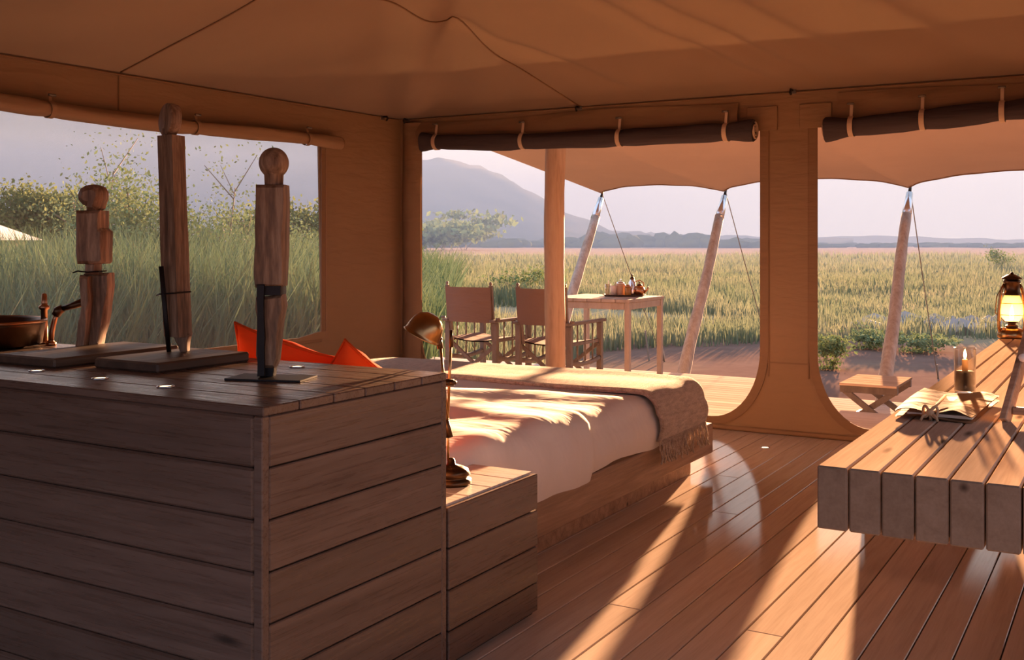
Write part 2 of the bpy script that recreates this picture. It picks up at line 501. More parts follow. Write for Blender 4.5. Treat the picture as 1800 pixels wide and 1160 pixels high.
def opening(a0, a1, z0, z1, rx=.36, rz=.50, n=12):
    P = [(a0, z1)]
    for k in range(n + 1):
        t = PI / 2 * k / n; P.append((a0 + rx * (1 - math.cos(t)), z0 + rz * (1 - math.sin(t))))
    for k in range(n + 1):
        t = PI / 2 * k / n; P.append((a1 - rx * (1 - math.sin(t)), z0 + rz * (1 - math.cos(t))))
    P.append((a1, z1)); return P

op1 = opening(-5.24, -2.30, .085, 2.16)
op2 = opening(-1.905, 1.04, .085, 2.16)
wb = tag(fill_wall([(XL, .0), (XR, .0), (XR, ZE + .01), (XL, ZE + .01)], [op1, op2], .012, lambda a, b, c: (a, YB + c, b), 'wall_back', 'canvas'),
         'tan canvas wall with two large rounded openings', kind='structure')
def hem(path, w, parent, name='hem', y=YB, inward=None):
    """flat strip of doubled canvas along an open path in the wall plane, on the room side"""
    mb = MB(); P = [Vector((p[0], 0, p[1])) for p in path]; V = []; F = []
    for i, p in enumerate(P):
        t = (P[min(i + 1, len(P) - 1)] - P[max(i - 1, 0)]).normalized()
        nrm = Vector((t.z, 0, -t.x)) * inward
        for off, yy in ((-.004, -.002), (-.004, -.012), (w, -.010), (w, -.002)):
            q = p - nrm * off; V.append((q.x, y + yy, q.z))
    for i in range(len(P) - 1):
        for k in range(4):
            F.append((i * 4 + k, i * 4 + (k + 1) % 4, (i + 1) * 4 + (k + 1) % 4, (i + 1) * 4 + k))
    mb.add(V, F); return mb.build(name, 'canvas_hem', parent)
hem(op1, .055, wb, inward=-1)
hem(op2, .055, wb, inward=-1)
# second seams on the pillar, the sill pocket and the piping along the floor
MB().box((-2.245, YB - .004, 1.35), (.008, .008, 1.9)).build('stitched_seam', 'canvas_hem', wb)
MB().box((-1.965, YB - .004, 1.35), (.008, .008, 1.9)).build('stitched_seam', 'canvas_hem', wb)
MB().box((-2.10, YB - .004, .50), (.33, .006, .008)).build('stitched_seam', 'canvas_hem', wb)
MB().tube([(XL + .02, YB - .02, .018), (XR - .02, YB - .02, .018)], .018, 8).build('floor_piping', 'canvas_hem', wb, smooth=True)
for x0, s_ in ((-2.30, -1), (-1.905, 1)):      # doubled corner patches at the top of the pillar
    MB().box((x0 - s_ * .04 + s_ * .03, YB - .008, 2.22), (.22, .010, .17), bev=.003).build('corner_patch', 'canvas', wb)
# valance folds above the openings
def valance(x0, x1):
    def f(u, v):
        x = x0 + (x1 - x0) * u
        z = 2.355 - .20 * v + .012 * math.sin(x * 3.1)
        y = YB - .01 - .035 * math.sin(PI * v) * (.6 + .4 * math.sin(x * 4.7 + 1)) - .008 * math.sin(x * 17) * v
        return (x, y, z)
    return MB().grid(60, 8, f).build('valance', 'canvas', wb, smooth=True)
valance(-5.30, -2.46); valance(-1.76, 1.1)

# left wall with one long window
win = [(3.0, .62), (6.36, .62), (6.36, 2.10), (3.0, 2.10)]
win = [(2.3, .62), (6.36, .62), (6.32, 2.10), (2.3, 2.10)]
wl = tag(fill_wall([(YF, 0), (YB, 0), (YB, ZE + .01), (YF, ZE + .01)], [win], .012, lambda a, b, c: (XL - c, a, b), 'wall_left', 'canvas'),
         'tan canvas side wall with a long screened window', kind='structure')
MB().box((XL + .006, 6.365, 1.35), (.018, .05, 1.5), bev=.004).build('window_hem', 'canvas_hem', wl)
MB().box((XL + .008, 6.395, 1.35), (.024, .012, 1.5), bev=.003).build('zip_strip', 'canvas_roll', wl)
MB().box((XL + .006, 4.3, .60), (.018, 4.1, .05), bev=.004).build('window_hem', 'canvas_hem', wl)
MB().prism([(5.9, .60), (6.42, .60), (6.42, .655), (6.30, .655)], .014, Matrix(((0, 1, 0), (1, 0, 0), (0, 0, 1))), (XL + .010, 0, 0)).build('sill_flap', 'canvas', wl)
w1 = tag(MB().box((XL - .006, 4.33, 1.36), (.002, 4.06, 1.48)).build('window_1', 'insect_screen'), 'fine grey insect screen in the side window', kind='structure')
# soft vertical fold standing at the corner
def fold(u, v):
    z = .0 + 2.36 * v
    a = u * 2 - 1
    return (XL + .13 + .10 * a, YB - .012 - .05 * (1 - a * a) - .008 * math.sin(z * 5), z)
MB().grid(12, 24, fold).build('corner_fold', 'canvas', wb, smooth=True)

# right wall and the wall behind the camera, both with wide openings
wr_ = tag(fill_wall([(YF, 0), (YB, 0), (YB, ZE + .01), (YF, ZE + .01)], [[(-2.2, .8), (4.6, .8), (4.6, 2.05), (-2.2, 2.05)]], .012, lambda a, b, c: (XR + c, a, b), 'wall_right', 'canvas'),
          'tan canvas wall on the right of the tent', kind='structure')
wf = tag(fill_wall([(XL, 0), (XR, 0), (XR, ZE + .01), (XL, ZE + .01)], [opening(-5.3, -2.25, .085, 2.3, .2, .25), opening(-1.95, 1.1, .085, 2.3, .2, .25)], .012, lambda a, b, c: (a, YF - c, b), 'wall_front', 'canvas'),
         'tan canvas wall behind the viewer', kind='structure')

# ceiling: hip roof of sagging canvas
def roof_z(x, y):
    d = sorted((x - XL, YB - y, XR - x, y - YF))
    d0 = max(0, d[0])
    t = min(1, d0 / 3.36)
    z = ZE + .40 * d0 - .16 * math.sin(PI * t) * (1 - .25 * t)
    # soften the hip and add the pull folds that run down it
    hip = abs((x - XL) - (YB - y))
    k = math.exp(-(hip / .7) ** 2) * min(1, d0 / .25)
    z -= .038 * k * math.sin((x - XL) * 9.0 - (YB - y) * 7.0 + .6)
    z -= .05 * math.exp(-(hip / .35) ** 2) * min(1, d0 / .4)
    # folds that hang between the seams of the rear slope
    if YB - y < x - XL:
        w = math.sin((x * .8 + y * .55) * 8.0 + .8 * math.sin(y * 2.0))
        z += .012 * w * min(1, d0 / .5) * (.5 + .5 * math.sin(x * 1.7 + .4))
        for xo, am, wd in ((-.75, .055, .20), (-1.35, .030, .12), (-1.75, .028, .09), (-2.05, .022, .08), (-3.05, .018, .07)):
            z += 1.6 * am * math.exp(-((x - xo + .62 * (YB - y)) / wd) ** 2) * min(1, d0 / .6)
    else:
        w = math.sin((x * .6 - y * .9) * 6.0)
        z += .008 * w * min(1, d0 / .5)
    return z
nx, ny = 220, 280
ceil_mb = MB().grid(nx, ny, lambda u, v: (XL + (XR - XL) * u, YF + (YB - YF) * v, roof_z(XL + (XR - XL) * u, YF + (YB - YF) * v)))
ce = tag(ceil_mb.build('ceiling', 'canvas_ceiling', smooth=True), 'sagging tan canvas tent roof', kind='structure')
def roof_seam(a, b, w=.012):
    P = []
    for k in range(41):
        t = k / 40; x = a[0] + (b[0] - a[0]) * t; y = a[1] + (b[1] - a[1]) * t
        P.append((x, y, roof_z(x, y) - .004))
    MB().tube(P, w * .5, 6).build('roof_seam', 'canvas_hem', ce, smooth=True)
roof_seam((XL + .02, 4.45), (-3.4, 4.45))
roof_seam((-3.73, YB - .02), (-4.04, 5.2))
MB().tube([(XL + .015, YF + .1, ZE - .012), (XL + .015, YB - .05, ZE - .012)], .007, 6).build('eave_seam', 'canvas_hem', ce)
MB().tube([(XL + .05, YB - .015, ZE - .012), (XR - .05, YB - .015, ZE - .012)], .007, 6).build('eave_seam', 'canvas_hem', ce)
MB().box((XL + .004, 4.45, ZE - .12), (.008, .010, .22)).build('wall_seam', 'canvas_hem', wl)

# small dark eave hooks
def eave_hook(loc, rz, label):
    t = thing('eave_hook', label, 'hook', loc, rz, 'dark hooks along the eave')
    MB().box((0, .012, 0), (.05, .008, .035), bev=.003).build('plate', 'grey_metal', t)
    MB().tube([(0, .0, .008), (0, -.035, .008), (0, -.045, -.008), (0, -.03, -.026)], .008, 8).build('hook', 'black_metal', t, smooth=True)
eave_hook((-3.732, YB - .033, 2.385), 0, 'small dark metal hook above the middle of the left dark roll')
eave_hook((-2.07, YB - .033, 2.395), 0, 'small dark metal hook above the canvas pillar')
eave_hook((-5.37, YB - .033, 2.385), 0, 'small dark metal hook right beside the tent corner')
eave_hook((XL + .033, 7.10, 2.385), R(90), 'small dark metal hook on the side wall near the tent corner')

# ------------------------------------------------------------------ rolled blinds
def tie(parent, x, y, z, r, axis, up, sm='strap_cream'):
    """cream strap looped round a roll with a toggle above"""
    P = []
    for k in range(25):
        a = 2 * PI * k / 24
        o = Vector((0, math.sin(a) * (r + .004), math.cos(a) * (r + .004)))
        if axis == 'y': o = Vector((o.y, 0, o.z))
        P.append(Vector((x, y, z)) + o)
    mb = MB(); V = []; F = []
    wv = Vector((.016, 0, 0)) if axis == 'x' else Vector((0, .016, 0))
    cen = Vector((x, y, z))
    for p in P:
        nrm = (p - cen).normalized() * .005
        V += [p - wv, p - wv + nrm, p + wv + nrm, p + wv]
    for i in range(24):
        for k in range(4): F.append((i * 4 + k, i * 4 + (k + 1) % 4, (i + 1) * 4 + (k + 1) % 4, (i + 1) * 4 + k))
    mb.add(V, F)
    o = mb.build('tie_strap', sm, parent)
    side = Vector((0, -1, 0)) if axis == 'x' else Vector((1, 0, 0))
    b = cen + Vector((0, 0, r)) + side * r * .3
    MB().bar(b, b + Vector((0, 0, up)) - side * r * .3, .02, .005, bev=0).build('hanging_tab', sm, o)
    MB().tube([b + Vector((0, 0, up)) - wv * 1.4 + side * .012, b + Vector((0, 0, up)) + wv * 1.4 + side * .012], .008, 8).build('toggle', 'grey_metal', o, smooth=True)
    return o
def blind_roll(label, x0, x1, zfun, yc, r, ties, mat, axis, up, seed, ends=None):
    t = thing('rolled_blind', label, 'blind', ((x0 + x1) / 2, yc, zfun(.5)) if axis == 'x' else (yc, (x0 + x1) / 2, zfun(.5)))
    off = Vector(t.location)
    n = 90; mb = MB(); V = []; F = []; m_ = 20
    for i in range(n + 1):
        u = i / n; a0 = x0 + (x1 - x0) * u
        pinch = min([1.0] + [abs(a0 - q) / .12 for q in ties])
        rr = r * (.86 + .14 * min(1, pinch)) * (1 + .05 * math.sin(a0 * 7 + seed) + .04 * noise.noise((a0 * 3, seed, 0)))
        if mat == 'blind_dark': rr *= 1 + .20 * math.exp(-(min(a0 - x0, x1 - a0) / .10) ** 2)
        for k in range(m_):
            a = 2 * PI * k / m_
            q = rr * (1 + .07 * math.sin(a * 3 + a0 * 2 + seed) + .04 * math.sin(a * 5 - a0 * 4))
            p = (a0, yc + math.sin(a) * q, zfun(u) + math.cos(a) * q * 1.04) if axis == 'x' else (yc + math.sin(a) * q, a0, zfun(u) + math.cos(a) * q * 1.04)
            V.append(Vector(p) - off)
    for i in range(n):
        for k in range(m_): F.append((i * m_ + k, i * m_ + (k + 1) % m_, (i + 1) * m_ + (k + 1) % m_, (i + 1) * m_ + k))
    F.append(tuple(range(m_))); F.append(tuple(n * m_ + k for k in range(m_)))
    mb.add(V, F); autosmooth(mb.build('roll', mat, t), 50)
    # rolled spiral edge at both ends
    for u, a0 in ((0, x0), (1, x1)):
        P = []
        for k in range(40):
            a = k / 39 * 2 * PI * 2.3; q = r * (.98 - .72 * k / 39)
            s_ = -.006 if u == 0 else .006
            p = (a0 + s_, yc + math.sin(a) * q, zfun(u) + math.cos(a) * q) if axis == 'x' else (yc + math.sin(a) * q, a0 + s_, zfun(u) + math.cos(a) * q)
            P.append(Vector(p) - off)
        MB().tube(P, .0075, 6).build('rolled_edge', 'strap_cream' if mat == 'blind_dark' else 'canvas_hem', t, smooth=True)
    for q in ties:
        u = (q - x0) / (x1 - x0)
        p = Vector((q, yc, zfun(u)) if axis == 'x' else (yc, q, zfun(u))) - off
        tie(t, p.x, p.y, p.z, r * .92, axis, up, 'strap_cream' if mat == 'blind_dark' else 'canvas_roll')
    return t
YR = YB - .075
xr = lambda u_, y=YR: y * ((-.50754 + .86163 * (u_ - 900) / 1868) / (.86163 + .50754 * (u_ - 900) / 1868))
blind_roll('long dark brown rolled blind above the bed and chairs', -5.17, -2.325, lambda u: 2.185 - .055 * u - .02 * math.sin(PI * u), YR, .063,
           [xr(768), xr(920), xr(1090), xr(1277)], 'blind_dark', 'x', .09, 1.0)
blind_roll('dark brown rolled blind above the desk at the right', -1.83, 1.0, lambda u: 2.115 + .06 * min(1, u * 2.2), YR, .066,
           [xr(1497), xr(1622), xr(1762), .1, .6], 'blind_dark', 'x', .09, 2.4)
blind_roll('tan canvas rolled window cover above the side window', 2.3, 6.50, lambda u: 2.115 + .012 * math.sin(u * 9), XL + .06, .046,
           [3.92, 5.02, 6.12], 'canvas_roll', 'y', .04, .3)

# ------------------------------------------------------------------ land outside
def gz(x, y):
    r = math.hypot(x, y)
    k = min(1, max(0, (r - 14) / 20))
    return GZ + k * (.10 * math.sin(x * .11 + 1) * math.cos(y * .09) + .05 * math.sin(x * .31 + y * .27))
gx = sorted(set([-1400, -900, -600, -400, -250, -160, -110] + [round(-80 + 2 * i, 2) for i in range(81)] + [110, 160, 250, 400, 600, 900, 1400]))
gy = sorted(set([-300, -120, -60] + [round(-30 + 2 * i, 2) for i in range(71)] + [130, 160, 200, 260, 340, 450, 600, 800, 1100, 1600]))
V = [(x, y, gz(x, y)) for y in gy for x in gx]
nxg = len(gx)
F = [(j * nxg + i, j * nxg + i + 1, (j + 1) * nxg + i + 1, (j + 1) * nxg + i) for j in range(len(gy) - 1) for i in range(nxg - 1)]
tag(MB().add(V, F).build('ground', 'ground', smooth=True), 'reddish bare earth and dry grass plain', kind='structure')

CA, SA = math.cos(R(30.5)), math.sin(R(30.5))
def at(u, d, z=0.0):
    """world point seen in column u of the photograph at depth d"""
    r = (u - 900) / 1868 * d
    return Vector((-SA * d + CA * r, CA * d + SA * r, z))
def ridge(name, label, prof, d0, d1, d2, rough, seed, nu=160, nv=26):
    us = [p[0] for p in prof]; vs_ = [p[1] for p in prof]
    def f(a, b):
        u = us[0] + (us[-1] - us[0]) * a
        v = np.interp(u, us, vs_)
        top = 1.35 + (425 - v) * d1 / 1868
        d = d0 + (d2 - d0) * b
        t = (d - d0) / (d1 - d0) if d < d1 else 1 - (d - d1) / (d2 - d1)
        t = max(0, min(1, t)); s_ = t * t * (3 - 2 * t) * .55 + t * .45
        p = at(u, d)
        h = (top + .5) * s_
        h += rough * s_ * (noise.noise((p.x * .012, p.y * .012, seed)) + .5 * noise.noise((p.x * .04, p.y * .04, seed)) + .25 * noise.noise((p.x * .12, p.y * .12, seed))) * (1 - .6 * (t > .97))
        return (p.x, p.y, h - .5)
    return tag(MB().grid(nu, nv, f).build(name, 'mountain', smooth=True), label, kind='structure')
ridge('mountain', 'hazy blue mountain behind the plain', [(-2600, 60), (-1200, 40), (-400, 80), (0, 120), (400, 190), (560, 235), (660, 262), (740, 277), (775, 274), (800, 279), (850, 298), (900, 324), (950, 350), (1000, 378), (1040, 398), (1100, 415), (1300, 424), (1500, 428)],
      420, 640, 900, 9, 3.1, 220, 30)
ridge('far_hills', 'low hazy hills on the horizon', [(600, 404), (900, 402), (1050, 405), (1120, 408), (1200, 411), (1300, 416), (1440, 418), (1560, 416), (1640, 418), (1800, 421), (2300, 412), (3200, 405)],
      700, 900, 1200, 3, 7.7, 150, 14)

# distant tree line, too far to pick apart
def blob_mesh(centres, subdiv=1, seed=0):
    bm = bmesh.new()
    base = bmesh.new(); bmesh.ops.create_icosphere(base, subdivisions=subdiv, radius=1)
    bv = [q.co.copy() for q in base.verts]; base.verts.index_update(); bf = [[q.index for q in f.verts] for f in base.faces]; base.free(); bm.free()
    mb = MB(); k = 0
    for (c, sx, sz) in centres:
        k += 1; V = []
        for q in bv:
            n_ = 1 + .35 * noise.noise((q.x * 1.7 + k * 3.1, q.y * 1.7, q.z * 1.7 + seed))
            V.append((c[0] + q.x * sx * n_, c[1] + q.y * sx * n_, c[2] + q.z * sz * n_))
        mb.add(V, bf)
    return mb
cs = []
for i in range(420):
    u = random.uniform(560, 1900); d = random.uniform(300, 420)
    h = random.uniform(.9, 2.2) * (1.5 if 1020 < u < 1250 else 1.0) * (1.0 if u < 1400 else .45)
    p = at(u, d); cs.append(((p.x, p.y, h * .45 - .3), random.uniform(2.0, 5.5), h))
tag(blob_mesh(cs, 2).build('tree_line', 'leaf_far', smooth=True), 'hazy line of distant trees below the mountain', 'trees', kind='stuff')

# leafy shrubs and trees
def leaf_quads(mb, pts, size, up=.4):
    V = []; F = []
    n = len(pts)
    d = rng.normal(size=(n, 3)); d[:, 2] += up; d /= np.linalg.norm(d, axis=1)[:, None]
    e = rng.normal(size=(n, 3)); e -= d * (e * d).sum(1)[:, None]; e /= np.linalg.norm(e, axis=1)[:, None]
    s_ = size * rng.uniform(.6, 1.4, n)
    A = pts - d * s_[:, None] * .5; B = pts + e * s_[:, None] * .28; C = pts + d * s_[:, None] * .5; D = pts - e * s_[:, None] * .28
    V = np.stack([A, B, C, D], 1).reshape(-1, 3)
    o = len(mb.v); mb.v += [tuple(p) for p in V]; mb.f += [(o + 4 * i, o + 4 * i + 1, o + 4 * i + 2, o + 4 * i + 3) for i in range(n)]
def fast_build(mb, name, mat, parent=None):
    me = bpy.data.meshes.new(name); me.from_pydata(mb.v, [], mb.f); me.materials.append(MATS[mat]); me.update()
    o = bpy.data.objects.new(name, me); COL.objects.link(o)
    if parent: o.parent = parent
    return o
def shrub(label, u, d, w, h, nl, size, mat, name='shrub', cat='shrub', dens=.0, stems=5, z0=None, group=None):
    p = at(u, d); p.z = gz(p.x, p.y)
    t = thing(name, label, cat, p, group=group)
    sm = MB(); tips = []
    for k in range(stems):
        a = random.uniform(0, 2 * PI); b = Vector((math.cos(a) * w * .12, math.sin(a) * w * .12, 0))
        e = Vector((math.cos(a) * w * random.uniform(.15, .42), math.sin(a) * w * random.uniform(.15, .42), h * random.uniform(.55, .92)))
        mid = (b + e) / 2 + Vector((random.uniform(-.1, .1) * w, random.uniform(-.1, .1) * w, .05 * h))
        sm.tube([b - Vector((0, 0, .05)), mid, e], [.011 * h, .007 * h, .003 * h], 5)
        tips += [mid, e, (mid + e) / 2] + ([(b + mid) / 2, b] if h < 1.7 else [])
        for _ in range(7):
            q = e.lerp(mid, random.random()); e2 = q + Vector((random.uniform(-.25, .25) * w, random.uniform(-.25, .25) * w, random.uniform(.0, .22) * h))
            sm.tube([q, e2], [.004 * h, .002 * h], 4); tips.append(e2)
    sm.build('stem', 'bark', t)
    T = np.array([tuple(q) for q in tips]); idx = rng.integers(0, len(T), nl)
    pts = T[idx] + rng.normal(size=(nl, 3)) * np.array([w * .09, w * .09, h * .065])
    pts[:, 2] = np.maximum(pts[:, 2], .03)
    mb = MB(); leaf_quads(mb, pts, size); fast_build(mb, 'foliage', mat, t)
    return t
shrub('yellow green bushy tree seen through the window behind the tallest carving', 245, 17, 2.2, 2.9, 7000, .075, 'leaf_yellow', 'tree', 'tree', stems=8)
shrub('sparse grey green tree with thin branches left of the tallest carving', 190, 19, 2.4, 3.5, 3000, .065, 'leaf_green', 'tree', 'tree', stems=7)
shrub('sparse thin twigged tree right of the tallest carving', 370, 18, 2.2, 2.9, 2400, .06, 'leaf_green', 'tree', 'tree', stems=7)
shrub('thin twigged shrub behind the round headed carving', 470, 20, 3.0, 2.4, 2600, .07, 'leaf_green', stems=8)
shrub('low green shrub beside the window edge', 540, 17, 1.8, 1.6, 3000, .065, 'leaf_green')
shrub('wide dark bush in the distance at the left of the window', 95, 54, 6.0, 4.6, 12000, .22, 'leaf_dark', 'bush', 'bush', stems=12)
shrub('dark round bush far behind the round headed carving', 540, 60, 8, 4.0, 7000, .26, 'leaf_dark', 'bush', 'bush', stems=9)
shrub('pale hazy tree standing left of the wooden post on the plain', 800, 210, 20, 6.5, 2600, 1.3, 'leaf_yellow', 'tree', 'tree', stems=9)
shrub('hazy bush at the foot of the mountain beside the tent corner', 765, 180, 16, 4.2, 2200, 1.1, 'leaf_green', 'bush', 'bush', stems=8)
shrub('small green bush on bare earth beside the canvas pillar', 1452, 14.2, .6, .46, 1300, .05, 'leaf_yellow', 'bush', 'bush', stems=8)
shrub('low green plants right of the leaning pole by the stool', 1610, 16.5, 1.3, .28, 1300, .06, 'leaf_green', 'bush', 'bush', stems=8)
shrub('low green plants left of the leaning pole by the stool', 1520, 17, .9, .32, 900, .06, 'leaf_green', 'bush', 'bush', stems=7)
shrub('lone small bush on the plain left of the lantern top', 1757, 60, 1.8, 1.2, 700, .12, 'leaf_yellow', 'bush', 'bush', stems=6)
shrub('dry pinkish bush behind the second chair', 925, 30, 2.2, 1.0, 900, .1, 'leaf_yellow', 'bush', 'bush', stems=8)

# grass: numpy blades
def grass(name, label, mat, xy, hmin, hmax, wid, lean=.35):
    n = len(xy)
    h = rng.uniform(hmin, hmax, n) if np.isscalar(hmin) else rng.uniform(.55, 1.15, n) * hmax
    a = rng.uniform(0, 2 * PI, n); w = wid * rng.uniform(.6, 1.4, n)
    la = rng.uniform(0, 2 * PI, n); L = h * lean * rng.uniform(.2, 1.0, n)
    z = np.array([gz(x, y) for x, y in xy])
    ax, ay = np.cos(a) * w, np.sin(a) * w
    lx, ly = np.cos(la) * L, np.sin(la) * L
    X, Y = xy[:, 0], xy[:, 1]
    P0 = np.stack([X - ax, Y - ay, z - .03], 1); P1 = np.stack([X + ax, Y + ay, z - .03], 1)
    P2 = np.stack([X + ax * .7 + lx * .35, Y + ay * .7 + ly * .35, z + h * .6], 1); P3 = np.stack([X - ax * .7 + lx * .35, Y - ay * .7 + ly * .35, z + h * .6], 1)
    P4 = np.stack([X + lx, Y + ly, z + h], 1)
    V = np.stack([P0, P1, P2, P3, P4], 1).reshape(-1, 3)
    i = np.arange(n) * 5
    me = bpy.data.meshes.new(name)
    me.vertices.add(n * 5); me.vertices.foreach_set('co', V.astype(np.float32).ravel())
    quads = np.stack([i, i + 1, i + 2, i + 3], 1); tris = np.stack([i + 3, i + 2, i + 4], 1)
    loops = np.concatenate([quads, tris], 1).ravel()
    me.loops.add(n * 7); me.loops.foreach_set('vertex_index', loops.astype(np.int32))
    me.polygons.add(n * 2)
    ls = np.stack([np.arange(n) * 7, np.arange(n) * 7 + 4], 1).ravel(); lt = np.tile([4, 3], n)
    me.polygons.foreach_set('loop_start', ls.astype(np.int32)); me.polygons.foreach_set('loop_total', lt.astype(np.int32))
    me.update(calc_edges=True); me.validate()
    me.materials.append(MATS[mat])
    o = bpy.data.objects.new(name, me); COL.objects.link(o)
    return tag(o, label, 'grass', kind='stuff')
def scatter(n, u0, u1, d0, d1, power=1.0):
    d = d0 * (d1 / d0) ** (rng.uniform(0, 1, n) ** power)
    u = rng.uniform(u0, u1, n); r = (u - 900) / 1868 * d
    return np.stack([-SA * d + CA * r, CA * d + SA * r], 1), d, u
def patch(xy, s=.25, seed=0):
    return np.array([noise.noise((x * s, y * s, seed)) for x, y in xy])
# meadow in front of the openings
xy, d, u = scatter(130000, 640, 2300, 13, 110)
edge = 17.5 - 6.0 * np.clip((1180 - u) / 300, 0, 1) + 1.5 * np.clip((u - 1440) / 200, 0, 1)
k = (d > edge + 2.0 * patch(xy, .35, 2)) & (patch(xy, .12, 5) > -.40) & (patch(xy, .9, 8) + .4 * rng.uniform(-1, 1, len(xy)) > -.35) & (xy[:, 1] > 11.2)
xy, d = xy[k], d[k]
hh = .40 + .26 * patch(xy, .10, 9) + .22 * patch(xy, .55, 3) + .10 * np.clip((900 - u[k]) / 200, 0, 1)
grass('meadow_grass', 'green and straw coloured meadow grass beyond the deck', 'grass_blades', xy, np.array([0]), np.clip(hh, .1, 1) * (.8 + d / 150), .0045 + d * .00038)
# tall grass outside the side window
xy, d, u = scatter(60000, -420, 800, 7.5, 34)
k = (xy[:, 0] < -7.0) & ((xy[:, 0] < -9.2) | (xy[:, 1] < 10.5)) & (u < 800 - (d < 16) * 0)
xy, d = xy[k], d[k]
hh = 1.35 + .65 * patch(xy, .22, 4) + .35 * np.clip((d - 8) / 10, 0, 1) - .5 * np.clip((u[k] - 560) / 200, 0, 1)
grass('tall_grass', 'tall pale green grass outside the side window', 'tall_grass', xy, np.array([0]), np.clip(hh, .35, 2.2), .008 + d * .0006, .5)

# ash grey rocky heap on the plain
t = thing('rock_heap', 'flat grey rubble patch behind the leaning pole near the lantern', 'rocks', at(1650, 21, GZ))
rk = []
for i in range(26):
    q = at(random.uniform(1510, 1800), random.uniform(20, 22.5)) - Vector(t.location)
    rk.append(((q.x, q.y, .04), random.uniform(.2, .55), random.uniform(.08, .22)))
for c in rk: blob_mesh([c], 1, c[1]).build('rock', 'rock', t)
# neighbouring hut
p = at(-22, 46); t = thing('hut', 'pale roofed hut among bushes at the far left', 'hut', (p.x, p.y, GZ), R(20))
MB().box((0, 0, .9), (2.2, 2.0, 1.8)).build('wall', 'hut_wall', t)
rf = MB(); rf.add([(-1.7, -1.5, 1.78), (1.7, -1.5, 1.78), (1.7, 1.5, 1.78), (-1.7, 1.5, 1.78), (-.4, 0, 2.5), (.4, 0, 2.5)], [(0, 1, 5, 4), (1, 2, 5), (2, 3, 4, 5), (3, 0, 4), (0, 3, 2, 1)])
rf.build('roof', 'roof_pale', t)

# haze over the plain
m = NM('haze')
HAZE_C = (.60, .76, 1.0, 1); HAZE_D = .0024
vsn = m.n('ShaderNodeVolumeScatter'); vsn.inputs['Color'].default_value = HAZE_C; vsn.inputs['Density'].default_value = HAZE_D; vsn.inputs['Anisotropy'].default_value = -.62
van = m.n('ShaderNodeVolumeAbsorption'); van.inputs['Color'].default_value = HAZE_C; van.inputs['Density'].default_value = HAZE_D
vad = m.n('ShaderNodeAddShader'); m.l(vsn.outputs[0], vad.inputs[0]); m.l(van.outputs[0], vad.inputs[1])
m.l(vad.outputs[0], m.out.inputs['Volume'])
hz = tag(MB().box((-300, 375, 22), (1900, 670, 46)).build('haze', 'haze'), 'bluish evening haze hanging over the plain', 'haze', kind='stuff')

# ------------------------------------------------------------------ awning, poles, ropes
YA = 12.0
tops = [(-5.77, 1.945), (-4.17, 1.935), (-2.11, 1.925), (.35, 1.93), (2.6, 1.93)]
t = thing('awning', 'tan canvas awning stretched over the veranda deck', 'awning', (-2, 7.45, 2.62))
off = Vector(t.location)
def edge_pt(x):
    for (x0, z0), (x1, z1) in zip(tops[:-1], tops[1:]):
        if x0 <= x <= x1:
            q = (x - x0) / (x1 - x0); L = x1 - x0
            s_ = (4 * q * (1 - q)) ** .62
            return (YA - .32 * s_ * L / 2, z0 + (z1 - z0) * q + .10 * s_ * L / 1.8)
    return (YA, 1.93)
def aw(a, b):
    xe = -5.77 + (2.6 + 5.77) * a
    xt = -6.3 + (2.2 + 6.3) * a
    ye, ze = edge_pt(xe)
    y = 7.44 + (ye - 7.44) * b
    side = .30 * math.sin(PI * b) * math.exp(-a * 14)
    x = xt + (xe - xt) * b + side
    z = 2.72 + (ze - 2.72) * b - .10 * math.sin(PI * b)
    near = min(abs(xe - q[0]) for q in tops)
    z += .006 * math.sin(xe * 15) * b ** 3 * math.exp(-near * 1.6)
    return Vector((x, y, z)) - off
sheet = MB().grid(180, 36, aw).build('awning_sheet', 'canvas_awning', t, smooth=True)
P = [aw(i / 179, 1.0) for i in range(180)]
MB().tube(P, .010, 6).build('edge_rope', 'canvas_hem', t, smooth=True)
names = ['leftmost leaning pole holding the awning behind the table', 'leaning awning pole left of the canvas pillar', 'leaning awning pole behind the stool lit orange at its top']
for i, (x, z) in enumerate(tops[:4]):
    lb = names[i] if i < 3 else 'leaning awning pole beyond the right edge'
    b = Vector((x, 10.48, gz(x, 10.48)))
    pt = thing('awning_pole', lb, 'pole', b, group='leaning awning poles')
    e = Vector((x, YA, z - .02)) - b
    ax = e.normalized()
    P = []; rad = []
    for k in range(15):
        q = k / 14 * .89; w_ = Vector((.006 * math.sin(k * .6 + i * 2), .004 * math.cos(k * .8), 0))
        P.append(e * q + w_ - ax * .02); rad.append((.072 - .022 * q) * (1 + .05 * math.sin(k * 2.3 + i)))
    MB().tube(P, rad, 12).build('shaft', 'pole_wood', pt, smooth=True)
    MB().tube([e * .87, e * .985], [.052, .036], 12).build('sleeve', 'silver_metal', pt, smooth=True)
    MB().tube([e * .985, e * 1.03], [.018, .014], 8).build('spike', 'black_metal', pt, smooth=True)
    if i < 3:
        gl = ['thin guy rope running down behind the jars on the table', 'thin guy rope just left of the canvas pillar', 'thin guy rope right of the stool'][i]
        g0 = Vector((x, YA + .02, z)); g1 = Vector((x - .04, 14.1, gz(x, 14.1) + .02))
        P = [g0.lerp(g1, k / 10) - Vector((0, 0, .03 * math.sin(PI * k / 10))) for k in range(11)]
        gt = thing('guy_rope', gl, 'rope', g1, group='guy ropes')
        MB().tube([q - g1 for q in P], .0055, 6).build('rope', 'rope', gt, smooth=True)
        MB().tube([(0, .05, -.05), (0, -.03, .16)], .012, 6).build('peg', 'rope', gt, smooth=True)
